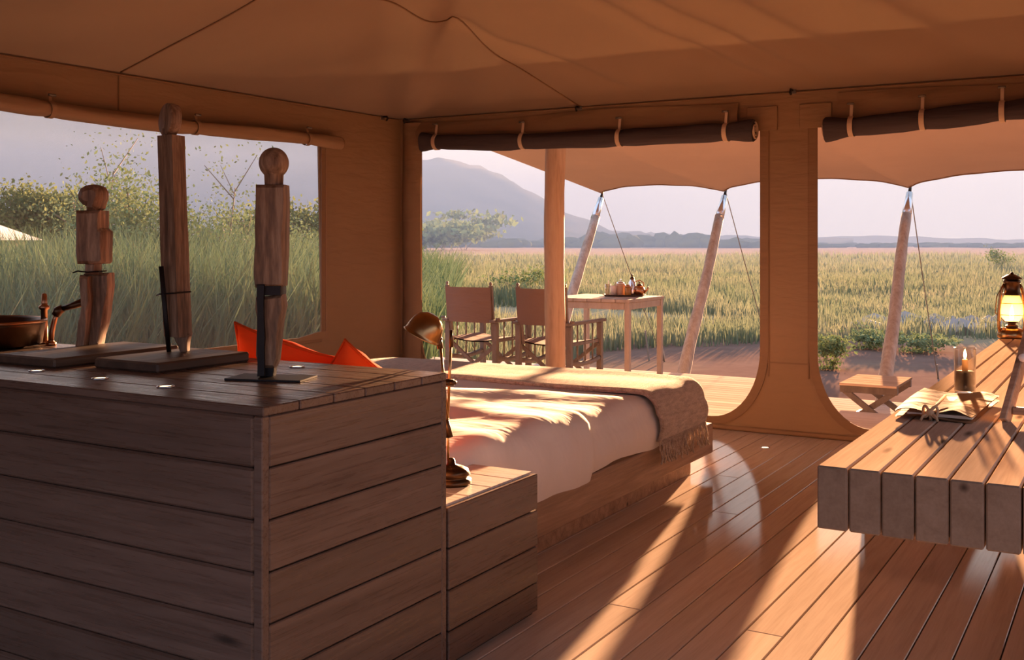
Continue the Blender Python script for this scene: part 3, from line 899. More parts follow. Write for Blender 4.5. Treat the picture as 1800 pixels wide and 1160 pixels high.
# dark stake seen through the table legs
tag(MB().tube([(0, 0, -.05), (-.07, 0, .44)], .013, 6).build('ground_stake', 'rope', loc=at(1142, 15.2, GZ)), 'thin dark stake in the ground seen between the table legs', 'stake')

# upright wooden post in front of the chairs
pt = thing('wooden_post', 'thick round timber post standing between bed and chairs', 'post', (-4.085, 7.62, 0))
P = [(.008 * math.sin(k * .7), .005 * math.cos(k), k / 14 * 2.72) for k in range(15)]
MB().tube(P, [.083 * (1 + .025 * math.sin(k * 1.9)) for k in range(15)], 20).build('shaft', 'post_wood', pt, smooth=True)
MB().lathe([(.0, 2.72), (.06, 2.72), (.06, 2.76), (.0, 2.76)], n=16).build('cap', 'grey_metal', pt)

# ------------------------------------------------------------------ veranda furniture
def make_chair(label, loc, rz):
    t = thing('folding_chair', label, 'chair', loc, rz, 'canvas folding armchairs on the deck')
    W = .255; YBk, YFr = -.30, .30
    for sx in (-1, 1):
        MB().bar((sx * W, YBk, 0), (sx * W, YBk, .62), .042, .05).build('leg', 'chair_wood', t)
        MB().bar((sx * W, YFr, 0), (sx * W, YFr, .62), .042, .05).build('leg', 'chair_wood', t)
        MB().box((sx * W, .01, .635), (.062, .74, .026), bev=.005).build('armrest', 'chair_wood', t)
        MB().tube([(sx * W, YBk, .30), (sx * W, -.1, .275), (sx * W, .1, .275), (sx * W, YFr, .30)], [.022] * 4, 8).build('side_rail', 'chair_wood', t, smooth=True)
        for k in range(3):
            MB().tube([(sx * W, -.15 + .15 * k, .28), (sx * W, -.15 + .15 * k, .63)], .008, 6).build('spindle', 'chair_wood', t, smooth=True)
        up = MB().bar((sx * (W - .03), YBk + .02, .44), (sx * (W - .02), YBk - .05, .955), .035, .03)
        u_ = up.build('back_post', 'chair_wood', t)
        MB().lathe([(0, .99), (.012, .985), (.016, .972), (.010, .955), (.018, .95), (0, .945)], (sx * (W - .02), YBk - .05, 0), 10).build('finial', 'chair_wood', u_, smooth=True)
        MB().bar((sx * (W - .01), YBk + .03, .455), (sx * (W - .01), YFr - .03, .455), .03, .03).build('seat_rail', 'chair_wood', t)
        MB().tube([(sx * (W + .02), YBk - .02, .655), (sx * (W + .06), YBk - .03, .655)], .012, 8).build('pivot_knob', 'chair_wood', t, smooth=True)
    for y in (YBk + .04, YFr - .04):
        MB().bar((-W, y, .43), (W, y + .03, .03), .034, .022, up=(0, 1, 0)).build('cross_leg', 'chair_wood', t)
        MB().bar((W, y, .43), (-W, y - .03, .03), .034, .022, up=(0, 1, 0)).build('cross_leg', 'chair_wood', t)
    def bk(u, v):
        x = (u * 2 - 1) * (W - .012); z = .62 + .32 * v
        y = YBk - .05 * (z - .44) / .5 + .02 - .035 * (1 - (u * 2 - 1) ** 2) * .8 - .028
        return (x, y, z)
    def slab(fn, th, nu, nv, ax):
        mb = MB(); mb.grid(nu, nv, fn); mb.grid(nu, nv, lambda a, b: tuple(Vector(fn(a, b)) + Vector(ax) * th)); return mb
    slab(bk, .012, 14, 8, (0, -1, 0)).build('back_sling', 'chair_canvas', t, smooth=True)
    def se(u, v):
        return ((u * 2 - 1) * (W + .005), YBk + .04 + (YFr - YBk - .08) * v, .475 - .03 * (1 - (u * 2 - 1) ** 2))
    slab(se, .012, 14, 8, (0, 0, -1)).build('seat_sling', 'chair_canvas', t, smooth=True)
    return t
make_chair('dark wood folding armchair with brown canvas, left of the pair', (-5.24, 8.47, 0), R(0))
make_chair('dark wood folding armchair partly hidden by the timber post', (-4.49, 8.47, 0), R(0))

t = thing('side_table', 'square pale wood table on the deck beside the chairs', 'table', (-4.60, 9.67, 0))
for k in range(6):
    MB().box((-.375 + .15 * k, 0, .785), (.146, .86, .03), bev=.003).build('table_plank', 'table_wood', t)
for sx in (-1, 1):
    for sy in (-1, 1):
        MB().bar((sx * .415, sy * .395, 0), (sx * .415, sy * .395, .77), .05, .05).build('leg', 'table_wood', t)
for s_ in (-1, 1):
    MB().box((0, s_ * .395, .735), (.77, .03, .065), bev=.003).build('apron', 'table_wood', t)
    MB().box((s_ * .415, 0, .735), (.03, .73, .065), bev=.003).build('apron', 'table_wood', t)
TZ = .80
TC = Vector((-4.49, 9.86, TZ)); TD = Vector((.295, .438, 0)).normalized(); TD = Vector((CA, SA, 0))
trm = MB().lathe([(0, 0), (.15, 0), (.17, .014), (.172, .016), (.165, .018), (.146, .006), (0, .006)], n=36)
trm.v = [(x * 1.28, y * .85, z) for x, y, z in trm.v]
tr = trm.build('tray', 'dark_board', smooth=True, loc=TC); tr.rotation_euler = (0, 0, R(30.5))
tag(tr, 'oval dark wooden tray on the veranda table', 'tray')
def pot(name, label, cat, off_, prof, mat, n=18, extra=None):
    o = thing(name, label, cat, TC + TD * off_[0] + Vector((-SA, CA, 0)) * off_[1] + Vector((0, 0, .007)), group='jars on the veranda tray')
    MB().lathe(prof, n=n).build('body', mat, o, smooth=True)
    if extra: extra(o)
    return o
def lid(o, r, z, mat='silver_metal', knob=True):
    l_ = MB().lathe([(0, z + .028), (r * .3, z + .027), (r * .85, z + .014), (r, z), (0, z)], n=18).build('lid', mat, o, smooth=True)
    if knob: MB().lathe([(0, z + .052), (.008, z + .048), (.009, z + .04), (.004, z + .03), (.004, z + .024)], n=10).build('knob', mat, l_, smooth=True)
pot('glass_tumbler', 'tall clear tumbler at the left end of the tray', 'tumbler', (-.165, .01), [(0, .003), (.026, .0), (.030, .115), (.027, .115), (.024, .006), (0, .006)], 'glass', extra=lambda o: MB().tube([(-.005, 0, .01), (.012, 0, .15)], .005, 6).build('spoon', 'silver_metal', o))
pot('cup', 'pale cup with spoon handle next to the clear tumbler', 'cup', (-.105, -.01), [(0, 0), (.030, .0), (.034, .10), (.031, .10), (.027, .006), (0, .006)], 'ceramic_pale', extra=lambda o: MB().tube([(.0, 0, .01), (.018, 0, .14)], .005, 6).build('spoon', 'grey_metal', o))
pot('storage_jar', 'wide tan jar with silver lid on the tray', 'jar', (-.035, .02), [(0, 0), (.050, .0), (.053, .01), (.053, .105), (.046, .115), (0, .115)], 'ceramic_tan', extra=lambda o: lid(o, .046, .115))
pot('jam_jar', 'small amber jar in the middle of the tray', 'jar', (.032, -.05), [(0, 0), (.030, .0), (.033, .01), (.033, .075), (.027, .085), (0, .085)], 'amber_jam', extra=lambda o: lid(o, .029, .085, 'copper', False))
pot('flask', 'tall slim flask standing highest on the tray', 'flask', (.085, .02), [(0, 0), (.036, 0), (.038, .02), (.038, .13), (.022, .155), (.020, .165), (0, .165)], 'silver_metal', extra=lambda o: lid(o, .024, .165, 'dark_brass'))
def tp(o):
    lid(o, .030, .095, 'dark_brass')
    MB().tube([(.05, 0, .03), (.085, 0, .06), (.10, 0, .09)], [.014, .010, .007], 8).build('spout', 'copper', o, smooth=True)
    MB().tube([(-.045, 0, .085), (-.06, 0, .13), (0, 0, .155), (.05, 0, .125), (.045, 0, .085)], .006, 8).build('handle', 'copper', o, smooth=True)
pot('teapot', 'round copper teapot at the right end of the tray', 'teapot', (.155, -.005), [(0, 0), (.035, .0), (.056, .03), (.058, .055), (.045, .085), (.030, .096), (0, .097)], 'copper', extra=tp)

# folding stool on the low step
t = thing('folding_stool', 'small folding slatted wooden stool on the low step', 'stool', (-1.95, 9.52, -.20))
for k in range(5):
    MB().box((0, -.28 + .14 * k, .345), (.47, .133, .02), bev=.003).build('slat', 'desk_wood', t)
for sy in (-1, 1):
    MB().box((0, sy * .30, .305), (.47, .045, .06), bev=.004).build('seat_rail', 'chair_wood', t)
    for sx in (-1, 1):
        MB().bar((sx * .20, sy * .30, .29), (-sx * .20, sy * (.30 - .03 * sx), .0), .05, .028, up=(0, 1, 0)).build('leg', 'chair_wood', t)
MB().box((0, 0, .145), (.03, .60, .03), bev=.004).build('stretcher', 'chair_wood', t)
for sx in (-1, 1):
    MB().box((sx * .19, 0, .03), (.03, .56, .035), bev=.004).build('foot_bar', 'chair_wood', t)

# ------------------------------------------------------------------ tall cabinet behind the bed
BH = .131
CT = .94
CX0, CX1, CY0, CY1 = -4.55, -1.87, 1.955, 2.765
cb = thing('cabinet', 'long plank clad cabinet with carvings on its top in the foreground', 'cabinet', ((CX0 + CX1) / 2, (CY0 + CY1) / 2, 0))
co = Vector(cb.location)
MB().box(Vector(((CX0 + CX1) / 2, (CY0 + CY1) / 2, .46)) - co, (CX1 - CX0 - .036, CY1 - CY0 - .036, .91)).build('body', 'carcass', cb)
rows = 7
for j in range(rows):
    z1 = CT - .024 - j * BH; z0 = max(.005, z1 - BH); zc = (z0 + z1) / 2; hgt = z1 - z0 - .004
    L = CX1 - .032 - CX0
    link_mesh('front_board', board_mesh(L, .018, hgt + .002, 'cabinet_wood', .0065), cb, Vector(((CX0 + CX1 - .032) / 2, CY0 + .009, zc)) - co)
    link_mesh('side_board', board_mesh(CY1 - CY0 - .030, .018, hgt, 'cabinet_wood', .003), cb, Vector((CX1 - .009, (CY0 + CY1) / 2 + .012, zc)) - co, rot=(0, 0, PI / 2))
    link_mesh('back_board', board_mesh(CX1 - CX0 - .04, .018, hgt, 'cabinet_wood', .003), cb, Vector(((CX0 + CX1) / 2, CY1 - .009, zc)) - co)
MB().box(Vector((CX1 - .013, CY0 + .011, .458)) - co, (.030, .026, .916), bev=.003).build('corner_trim', 'cabinet_wood', cb)
MB().box(Vector((CX1 - .008, CY1 - .011, .458)) - co, (.020, .026, .916), bev=.003).build('corner_trim', 'cabinet_wood', cb)
nb = 6
for j in range(nb):
    w_ = (CY1 - CY0 + .004) / nb
    link_mesh('top_board', board_mesh(CX1 - CX0 + .004, w_ - .004, .024, 'cabinet_wood', .003), cb, Vector(((CX0 + CX1) / 2, CY0 + (j + .5) * w_, CT - .012)) - co)

def recess_light(label, loc, r=.024):
    t = thing('recessed_light', label, 'light', loc, group='small recessed uplights')
    MB().lathe([(r * .72, .0005), (r * .8, .004), (r, .004), (r * 1.06, .0), (r * .72, .0)], n=24).build('ring', 'silver_metal', t, smooth=True)
    MB().lathe([(0, .0022), (r * .72, .0022), (r * .72, .0005), (0, .0005)], n=20).build('lens', 'led', t)
recess_light('small glowing recessed light on the cabinet in front of the left board', (-3.005, 2.136, CT))
recess_light('small glowing recessed light on the cabinet between the two thick boards', (-2.676, 2.114, CT))
recess_light('small glowing recessed light on the cabinet nearest its front corner', (-2.366, 2.089, CT))
recess_light('small glowing recessed light behind the round headed carving', (-2.37, 2.638, CT))
recess_light('small glowing recessed light in the floor before the pillar', (-2.106, 6.845, 0), .03)

# carvings: outlines in picture units, u0 = column of the foot, ppm = pixels per metre at that depth
FACE = R(30.5)
def carve(mb, pts, th, u0, v0, ppm, bev=.008, yo=0.0, jitter=.0):
    poly = [((u - u0) / ppm, (v0 - v) / ppm) for u, v in pts]
    out = []
    for i, (a, b) in enumerate(zip(poly, poly[1:] + poly[:1])):
        L = math.hypot(b[0] - a[0], b[1] - a[1]); k = max(1, int(L / .035))
        for q in range(k):
            t_ = q / k
            j = 0 if q == 0 else jitter * noise.noise((a[0] * 40 + q * 1.7, a[1] * 40 + i, 0))
            out.append((a[0] + (b[0] - a[0]) * t_ + j, a[1] + (b[1] - a[1]) * t_ + j * .3))
    mb.prism(out, th, None, (0, yo, 0), bev); return mb
def board_base(t, L, W, H, rz, off_=(0, 0)):
    o = MB().box((0, 0, H / 2), (L, W, H), bev=.006).build('base_board', 'dark_board', t)
    o.location = (off_[0], off_[1], 0); o.rotation_euler = (0, 0, rz); return o

# carving 1: small figure in three pieces
FZ = CT
t = thing('carving', 'small weathered wooden figure with round head, leftmost on the cabinet', 'carving', (-3.17, 2.47, FZ), FACE, 'weathered wooden figures on the cabinet')
bo = board_base(t, .52, .30, .032, R(90 - 30.5))
U, Vv, PM = 160, 618, 478
yo = .03; px0 = -.16
def c1(pts, th, name, mat='carved_wood', bev=.012, yy=0.0, jit=.006):
    o = carve(MB(), pts, th, U, Vv, PM, bev, 0, jit).build(name, mat, t); autosmooth(o, 45); o.location = (px0, yo + yy, .0); return o
q = Matrix.Rotation(-FACE, 3, 'Z') @ (Vector((-3.338, 2.598, 0)) - Vector((-3.17, 2.47, 0)))
px0, yo = q.x, q.y
c1([(142, 340), (146, 329), (156, 323), (170, 321), (181, 325), (186, 334), (186, 346), (182, 356), (180, 363), (176, 366), (176, 371), (158, 371), (158, 360), (150, 356), (143, 348)], .10, 'head', bev=.022)
c1([(142, 367), (184, 367), (184, 398), (191, 404), (190, 457), (186, 461), (144, 461), (141, 440)], .11, 'torso')
c1([(154, 458), (175, 458), (175, 480), (153, 480)], .07, 'waist')
c1([(148, 478), (193, 477), (194, 500), (190, 530), (184, 570), (175, 605), (165, 611), (152, 612), (147, 600), (151, 560), (152, 520)], .075, 'hip', yy=.02)
c1([(150, 480), (165, 482), (168, 520), (164, 565), (158, 613), (142, 613), (146, 570), (153, 530)], .05, 'leg', yy=-.035)
MB().tube([((138 - U) / PM + px0, yo - .05, (Vv - 476) / PM), ((148 - U) / PM + px0, yo - .06, (Vv - 473) / PM), ((165 - U) / PM + px0, yo - .058, (Vv - 475) / PM), ((180 - U) / PM + px0, yo - .04, (Vv - 474) / PM), ((178 - U) / PM + px0, yo + .05, (Vv - 474) / PM)], .003, 6).build('wire', 'black_metal', t)

# carving 2: tall beam with a disc head on a rod
t = thing('carving', 'tallest wooden carving, a split beam with a disc head', 'carving', (-2.78, 2.49, FZ), FACE, 'weathered wooden figures on the cabinet')
board_base(t, .40, .30, .032, R(90 - 30.5))
q = Matrix.Rotation(-FACE, 3, 'Z') @ (Vector((-2.87, 2.581, 0)) - Vector((-2.78, 2.49, 0)))
U, Vv, PM = 310, 632, 505; px0, yo = q.x, q.y
def beam(ptsL, ptsR, rot, name):
    """square beam given by left and right outline, seen on one corner"""
    mb = MB(); V = []; F = []; nn = len(ptsL)
    for (ul, v), (ur, _) in zip(ptsL, ptsR):
        cx = ((ul + ur) / 2 - U) / PM; w_ = (ur - ul) / PM; z = (Vv - v) / PM
        for k, (a, b) in enumerate(((-.5, -.12), (.20, -.5), (.5, .0), (-.1, .45))):
            V.append((px0 + cx + a * w_, yo + b * w_ * 1.25, z))
    for i in range(nn - 1):
        for k in range(4): F.append((i * 4 + k, i * 4 + (k + 1) % 4, (i + 1) * 4 + (k + 1) % 4, (i + 1) * 4 + k))
    F.append((0, 1, 2, 3)); F.append(tuple((nn - 1) * 4 + k for k in range(4)))
    mb.add(V, F); return mb.build(name, 'carved_wood', t)
beam([(279, 240), (281, 300), (283, 370), (284, 430), (287, 500), (289, 560), (291, 590)], [(325, 240), (327, 300), (329, 370), (332, 430), (334, 500), (337, 560), (338, 588)], 0, 'beam')
o = carve(MB(), [(306, 585), (336, 585), (332, 600), (330, 626), (324, 629), (316, 606)], .05, U, Vv, PM, .006).build('foot', 'carved_wood', t); o.location = (px0, yo, 0)
dm = Vector((0, 0, 1)).rotation_difference(Vector((-math.sin(R(50)), -math.cos(R(50)), .08))).to_matrix()
hd = MB().lathe([(0, -.022), (.050, -.022), (.056, -.018), (.059, .0), (.057, .016), (.052, .020), (0, .020)], (px0 + (299 - U) / PM, yo, (Vv - 212) / PM), 22, dm)
autosmooth(hd.build('head', 'carved_wood', t), 40)
MB().lathe([(0, -.05), (.024, -.04), (.024, .03), (0, .04)], (px0 + (297 - U) / PM, yo, (Vv - 243) / PM), 10).build('neck', 'carved_wood', t)
MB().tube([(px0 + (294 - U) / PM, yo - .062, (Vv - 467) / PM), (px0 + (300 - U) / PM, yo - .05, (Vv - 560) / PM), (px0 + (303 - U) / PM, yo - .03, .02)], .0085, 8).build('rod', 'black_metal', t, smooth=True)
MB().tube([(px0 + (281 - U) / PM, yo - .03, (Vv - 518) / PM), (px0 + (290 - U) / PM, yo - .055, (Vv - 515) / PM), (px0 + (318 - U) / PM, yo - .075, (Vv - 513) / PM), (px0 + (337 - U) / PM, yo - .01, (Vv - 512) / PM)], .003, 6).build('wire', 'black_metal', t)

# carving 3: round head on a square body with a metal collar
t = thing('carving', 'ball headed square wooden carving on a thin metal plate', 'carving', (-2.235, 2.375, FZ), FACE, 'weathered wooden figures on the cabinet')
o = MB().box((0, 0, .003), (.24, .13, .006), bev=.001).build('base_plate', 'black_metal', t); o.rotation_euler = (0, 0, R(-12))
q = Matrix.Rotation(-FACE, 3, 'Z') @ (Vector((-2.262, 2.40, 0)) - Vector((-2.235, 2.375, 0)))
U, Vv, PM = 478, 660, 576; px0, yo = q.x, q.y
def c3(pts, th, name, mat='carved_wood', bev=.010, yy=0.0, jit=.004):
    o = carve(MB(), pts, th, U, Vv, PM, bev, 0, jit).build(name, mat, t); autosmooth(o, 45); o.location = (px0, yo + yy, 0); return o
prof = [(0, .052)] + [(.045 * math.cos(a), .006 + .047 * math.sin(a)) for a in [R(80 - 10 * k) for k in range(14)]] + [(.028, -.055), (.026, -.075), (0, -.075)]
MB().lathe(prof, (px0 + (484 - U) / PM, yo, (Vv - 290) / PM), 20).build('head', 'carved_wood', t, smooth=True)
c3([(457, 325), (507, 325), (508, 380), (507, 440), (504, 500), (498, 503), (456, 503), (453, 480), (455, 400)], .085, 'body')
c3([(463, 500), (501, 500), (501, 516), (463, 516)], .078, 'collar', 'black_metal', .002)
c3([(456, 520), (502, 515), (505, 535), (500, 560), (497, 590), (493, 628), (488, 642), (462, 642), (456, 620), (459, 560), (455, 540)], .07, 'lower_body')
c3([(461, 497), (474, 497), (474, 655), (462, 655)], .014, 'rod', 'black_metal', .002, -.045)
c3([(462, 640), (487, 640), (485, 657), (462, 657)], .05, 'foot', 'black_metal', .002)

# wash basin and tap
t = thing('wash_basin', 'round dark copper wash basin at the left end of the cabinet', 'basin', (-3.90, 2.51, CT))
MB().lathe([(0, .004), (.17, .0), (.235, .01), (.245, .085), (.25, .10), (.243, .104), (.236, .098), (.225, .02), (.15, .012), (0, .012)], n=48).build('bowl', 'dark_brass', t, smooth=True)
MB().lathe([(.243, .10), (.250, .094), (.256, .100), (.250, .107), (.243, .10)], n=48).build('rim', 'copper', t, smooth=True)
t = thing('basin_tap', 'copper tap pillar rising behind the basin rim', 'tap', (-3.80, 2.735, CT))
MB().lathe([(0, 0), (.022, 0), (.022, .01), (.014, .014), (.013, .135), (.020, .14), (.022, .150), (.013, .156), (.012, .165), (.010, .20), (0, .203)], n=16).build('pillar', 'copper', t, smooth=True)
t = thing('basin_spout', 'curved copper spout with dark elbow beside the small carving', 'tap', (-3.71, 2.70, CT), FACE)
MB().lathe([(0, 0), (.020, 0), (.020, .012), (.012, .016), (.012, .02)], n=16).build('foot', 'copper', t, smooth=True)
MB().tube([(0, 0, .01), (.004, 0, .055), (.016, 0, .105), (.022, 0, .125)], .010, 10).build('riser', 'copper', t, smooth=True)
MB().tube([(.020, 0, .118), (.028, 0, .136), (.046, 0, .146)], [.017, .020, .016], 12).build('elbow', 'dark_brass', t, smooth=True)
MB().tube([(.044, 0, .145), (.09, 0, .158), (.14, 0, .175)], [.011, .014, .018], 10).build('arm', 'dark_brass', t, smooth=True)

# ------------------------------------------------------------------ nightstand and lamp
NX0, NX1, NY0, NY1, NT = -2.16, -1.865, 2.775, 3.35, .52
ns = thing('nightstand', 'plank clad bedside block between cabinet and bed', 'nightstand', ((NX0 + NX1) / 2, (NY0 + NY1) / 2, 0))
no = Vector(ns.location)
MB().box(Vector(((NX0 + NX1) / 2, (NY0 + NY1) / 2, .26)) - no, (NX1 - NX0 - .03, NY1 - NY0 - .03, .50)).build('body', 'carcass', ns)
for j in range(4):
    z1 = NT - .004 - j * BH; z0 = max(.02, z1 - BH)
    link_mesh('side_board', board_mesh(NY1 - NY0 - .002, .018, z1 - z0 - .004, 'cabinet_wood', .003), ns, Vector((NX1 - .009, (NY0 + NY1) / 2, (z0 + z1) / 2)) - no, rot=(0, 0, PI / 2))
    link_mesh('end_board', board_mesh(NX1 - NX0 - .02, .018, z1 - z0 - .004, 'cabinet_wood', .003), ns, Vector(((NX0 + NX1) / 2 - .01, NY1 - .009, (z0 + z1) / 2)) - no)
for j in range(4):
    w_ = (NY1 - NY0) / 4
    link_mesh('top_board', board_mesh(NX1 - NX0 - .02, w_ - .004, .022, 'nightstand_sheen_top', .003), ns, Vector(((NX0 + NX1) / 2 - .01, NY0 + (j + .5) * w_, NT - .011)) - no)

t = thing('desk_lamp', 'small brass bedside lamp with dome shade and two thin rods', 'lamp', (-2.03, 3.035, NT), FACE)
LP = 1868 / 3.645
def lx(u, v): return ((u - 803) / LP, (858 - v) / LP)
MB().lathe([(0, 0), (.066, 0), (.070, .006), (.069, .018), (.058, .022), (.056, .028), (.066, .034), (.058, .052), (.036, .062), (.016, .068), (.012, .085), (.006, .09), (0, .09)], n=32).build('base', 'dark_brass', t, smooth=True)
def rod(a, b, r, name, mat='brass', y=0.0, r2=None):
    (x0, z0), (x1, z1) = lx(*a), lx(*b)
    return MB().tube([(x0, y, z0), (x1, y, z1)], [r, r2 if r2 else r], 10).build(name, mat, t, smooth=True)
rod((798, 830), (797, 742), .0045, 'lower_rod')
rod((800, 776), (795, 742), .014, 'slide_cone', 'dark_brass', 0, .006)
rod((797, 745), (784, 612), .005, 'left_rod', 'brass', -.006)
rod((797, 745), (803, 592), .005, 'right_rod', 'brass', .006)
cl = MB().tube([((783 - 803) / LP, 0, (858 - 680) / LP), ((808 - 803) / LP, 0, (858 - 680) / LP)], [.012, .012], 12).build('clamp', 'dark_brass', t, smooth=True)
for u_ in (786, 795, 805):
    MB().lathe([(0, -.008), (.014, -.006), (.016, 0), (.014, .006), (0, .008)], ((u_ - 803) / LP, 0, (858 - 680) / LP), 12).build('clamp_nut', 'dark_brass', cl, smooth=True)
rod((803, 618), (803, 588), .008, 'right_fitting', 'dark_brass', .006, .006)
rod((784, 620), (781, 600), .011, 'shade_joint', 'dark_brass', -.006, .010)
# dome shade: axis tilts down to the left
sx, sz = lx(757, 588)
ax = Vector((-.46, .06, -.88)).normalized()
MM = Vector((0, 0, 1)).rotation_difference(ax).to_matrix()
pr = [(0, -.062), (.020, -.061), (.040, -.050), (.055, -.030), (.062, -.006), (.064, .008), (.066, .018), (.070, .021), (.066, .022), (.060, .016), (.058, .0), (.050, -.028), (.030, -.048), (0, -.056)]
MB().lathe(pr, (sx, -.01, sz), 28, MM).build('shade', 'brass', t, smooth=True)
MB().lathe([(0, -.03), (.010, -.028), (.016, -.012), (.016, .0), (.010, .012), (0, .014)], (sx, -.01, sz), 14, MM).build('bulb', 'white_enamel', t, smooth=True)
rod((783, 606), (777, 596), .013, 'shade_socket', 'dark_brass', -.008, .012)

# ------------------------------------------------------------------ bed
BX0, BX1, BY0, BY1 = -4.32, -2.17, 2.80, 6.03
bd = thing('bed', 'wide low bed platform of rough brown timber', 'bed', ((BX0 + BX1) / 2, (BY0 + BY1) / 2, 0))
bo = Vector(bd.location)
MB().box(Vector(((BX0 + BX1) / 2 - .02, (BY0 + BY1) / 2 - .09, .05)) - bo, (BX1 - BX0 - .10, BY1 - BY0 - .18, .10), bev=.004).build('plinth', 'bed_wood', bd)
sl = board_mesh(BY1 - BY0, .045, .175, 'bed_wood', .005)
link_mesh('side_rail', sl, bd, Vector((BX1 - .0225, (BY0 + BY1) / 2, .19)) - bo, rot=(0, 0, PI / 2))
link_mesh('side_rail', sl, bd, Vector((BX0 + .0225, (BY0 + BY1) / 2, .19)) - bo, rot=(0, 0, PI / 2))
link_mesh('foot_rail', board_mesh(BX1 - BX0 - .09, .045, .175, 'bed_wood', .005), bd, Vector(((BX0 + BX1) / 2, BY1 - .0225, .19)) - bo)
MB().box(Vector(((BX0 + BX1) / 2, (BY0 + BY1) / 2 - .02, .17)) - bo, (BX1 - BX0 - .092, BY1 - BY0 - .06, .13)).build('slat_deck', 'bed_wood', bd)
MZ = .52
mt = MB().box((0, 0, 0), (BX1 - BX0 - .10, 3.0, .28), bev=.06)
mo = mt.build('mattress', 'sheet_white', bd, loc=Vector(((BX0 + BX1) / 2, 2.83 + 1.5, .375)) - bo); autosmooth(mo, 50)

def drape(x_in, x_out, y0, y1, ztop, zbot, nu, nv, bulge, seed, amp, name, mat, label, cat, th=.02, yround=.0, zb_fn=None, rnd=.10):
    """cloth lying over the bed from x_in across to the right side and hanging down to zbot"""
    top_w = abs(x_out - x_in); hang = ztop - zbot; arc = rnd * PI / 2
    tot = (top_w - rnd) + arc + (hang - rnd)
    def f(u, v, o=0.0):
        s_ = u * tot; y = y0 + (y1 - y0) * v
        if s_ < top_w - rnd: x, z, nx_, nz_ = x_in + s_, ztop, 0, 1
        elif s_ < top_w - rnd + arc:
            a = (s_ - top_w + rnd) / rnd; x = x_out - rnd + rnd * math.sin(a); z = ztop - rnd + rnd * math.cos(a); nx_, nz_ = math.sin(a), math.cos(a)
        else:
            w_ = s_ - (top_w - rnd + arc); k = w_ / max(1e-6, hang - rnd); zb = zb_fn(y) if zb_fn else zbot
            x = x_out + bulge * math.sin(PI * min(1, k * .9 + .1)) ; z = (ztop - rnd) + (zb - ztop + rnd) * k; nx_, nz_ = 1, 0
        dd = amp * (noise.noise((x * 1.6 + seed, y * 3.2, z * 2.0)) + .55 * noise.noise((x * 4.0, y * 6.0 + seed, z * 3.0)))
        if nz_ > .5: dd += amp * .55 * math.sin(y * 13 + 1.7 * math.sin(x * 1.8 + seed) + seed)
        else: dd = dd * .45 + amp * .30 * math.sin(y * 23 + z * 6 + seed)
        ed = min(1, min(v, 1 - v) / .05); dr = yround * (1 - ed) ** 2
        dd -= dr
        return Vector((x + nx_ * (dd - o), y, z + nz_ * (dd - o)))
    mb = MB(); V = [f(i / (nu - 1), j / (nv - 1)) for j in range(nv) for i in range(nu)] + [f(i / (nu - 1), j / (nv - 1), th) for j in range(nv) for i in range(nu)]
    F = []; N = nu * nv; id_ = lambda i, j: j * nu + i
    for j in range(nv - 1):
        for i in range(nu - 1):
            F.append((id_(i, j), id_(i + 1, j), id_(i + 1, j + 1), id_(i, j + 1))); F.append((N + id_(i, j), N + id_(i, j + 1), N + id_(i + 1, j + 1), N + id_(i + 1, j)))
    rim = [id_(i, 0) for i in range(nu)] + [id_(nu - 1, j) for j in range(1, nv)] + [id_(i, nv - 1) for i in range(nu - 2, -1, -1)] + [id_(0, j) for j in range(nv - 2, 0, -1)]
    for a, b in zip(rim, rim[1:] + rim[:1]): F.append((a, N + a, N + b, b))
    mb.add(V, F)
    o = mb.build(name, mat); autosmooth(o, 60); tag(o, label, cat); o['f'] = 0
    del o['f']
    return o, f
drape(BX0 + .02, BX1 + .0, 2.86, 5.78, .555, .275, 90, 120, .028, 2.0, .011, 'duvet', 'duvet_white', 'rumpled white duvet covering the whole bed', 'duvet', .02, .015, lambda y: .285 + .012 * math.sin(y * 7))
drape(BX0 + .03, BX1 + .035, 2.85, 4.36, .592, .255, 90, 80, .022, 5.0, .014, 'folded_duvet', 'duvet_white', 'second white duvet layer near the head of the bed ending in a raised edge', 'duvet', .022, .02, lambda y: .262 + .012 * max(0, math.sin(y * 5.0 + 1)))
th, tf = drape(BX0 - .01, BX1 + .045, 5.11, 5.80, .578, .30, 90, 40, .022, 9.0, .007, 'throw_blanket', 'throw_wool', 'fringed tan wool throw across the foot of the bed', 'blanket', .012, .01, lambda y: .315, rnd=.12)
# rolled front hem and hanging fringe of the throw
MB().tube([tf(i / 59, .004) + Vector((.004 if i > 50 else 0, -.004, .004)) for i in range(60)], .011, 8).build('rolled_hem', 'throw_wool', th, smooth=True)
for k in range(64):
    y = 5.115 + .68 * k / 63
    b = tf(1.0, (y - 5.11) / .69)
    L = random.uniform(.085, .125)
    P = [b + Vector((.003, random.uniform(-.003, .003), .01))]
    for q in range(1, 4): P.append(b + Vector((.008 + random.uniform(-.006, .008) * q, random.uniform(-.006, .006) * q, -L * q / 3)))
    MB().tube(P, [.0045, .004, .0045, .006], 5).build('tassel', 'throw_wool', th, smooth=True)

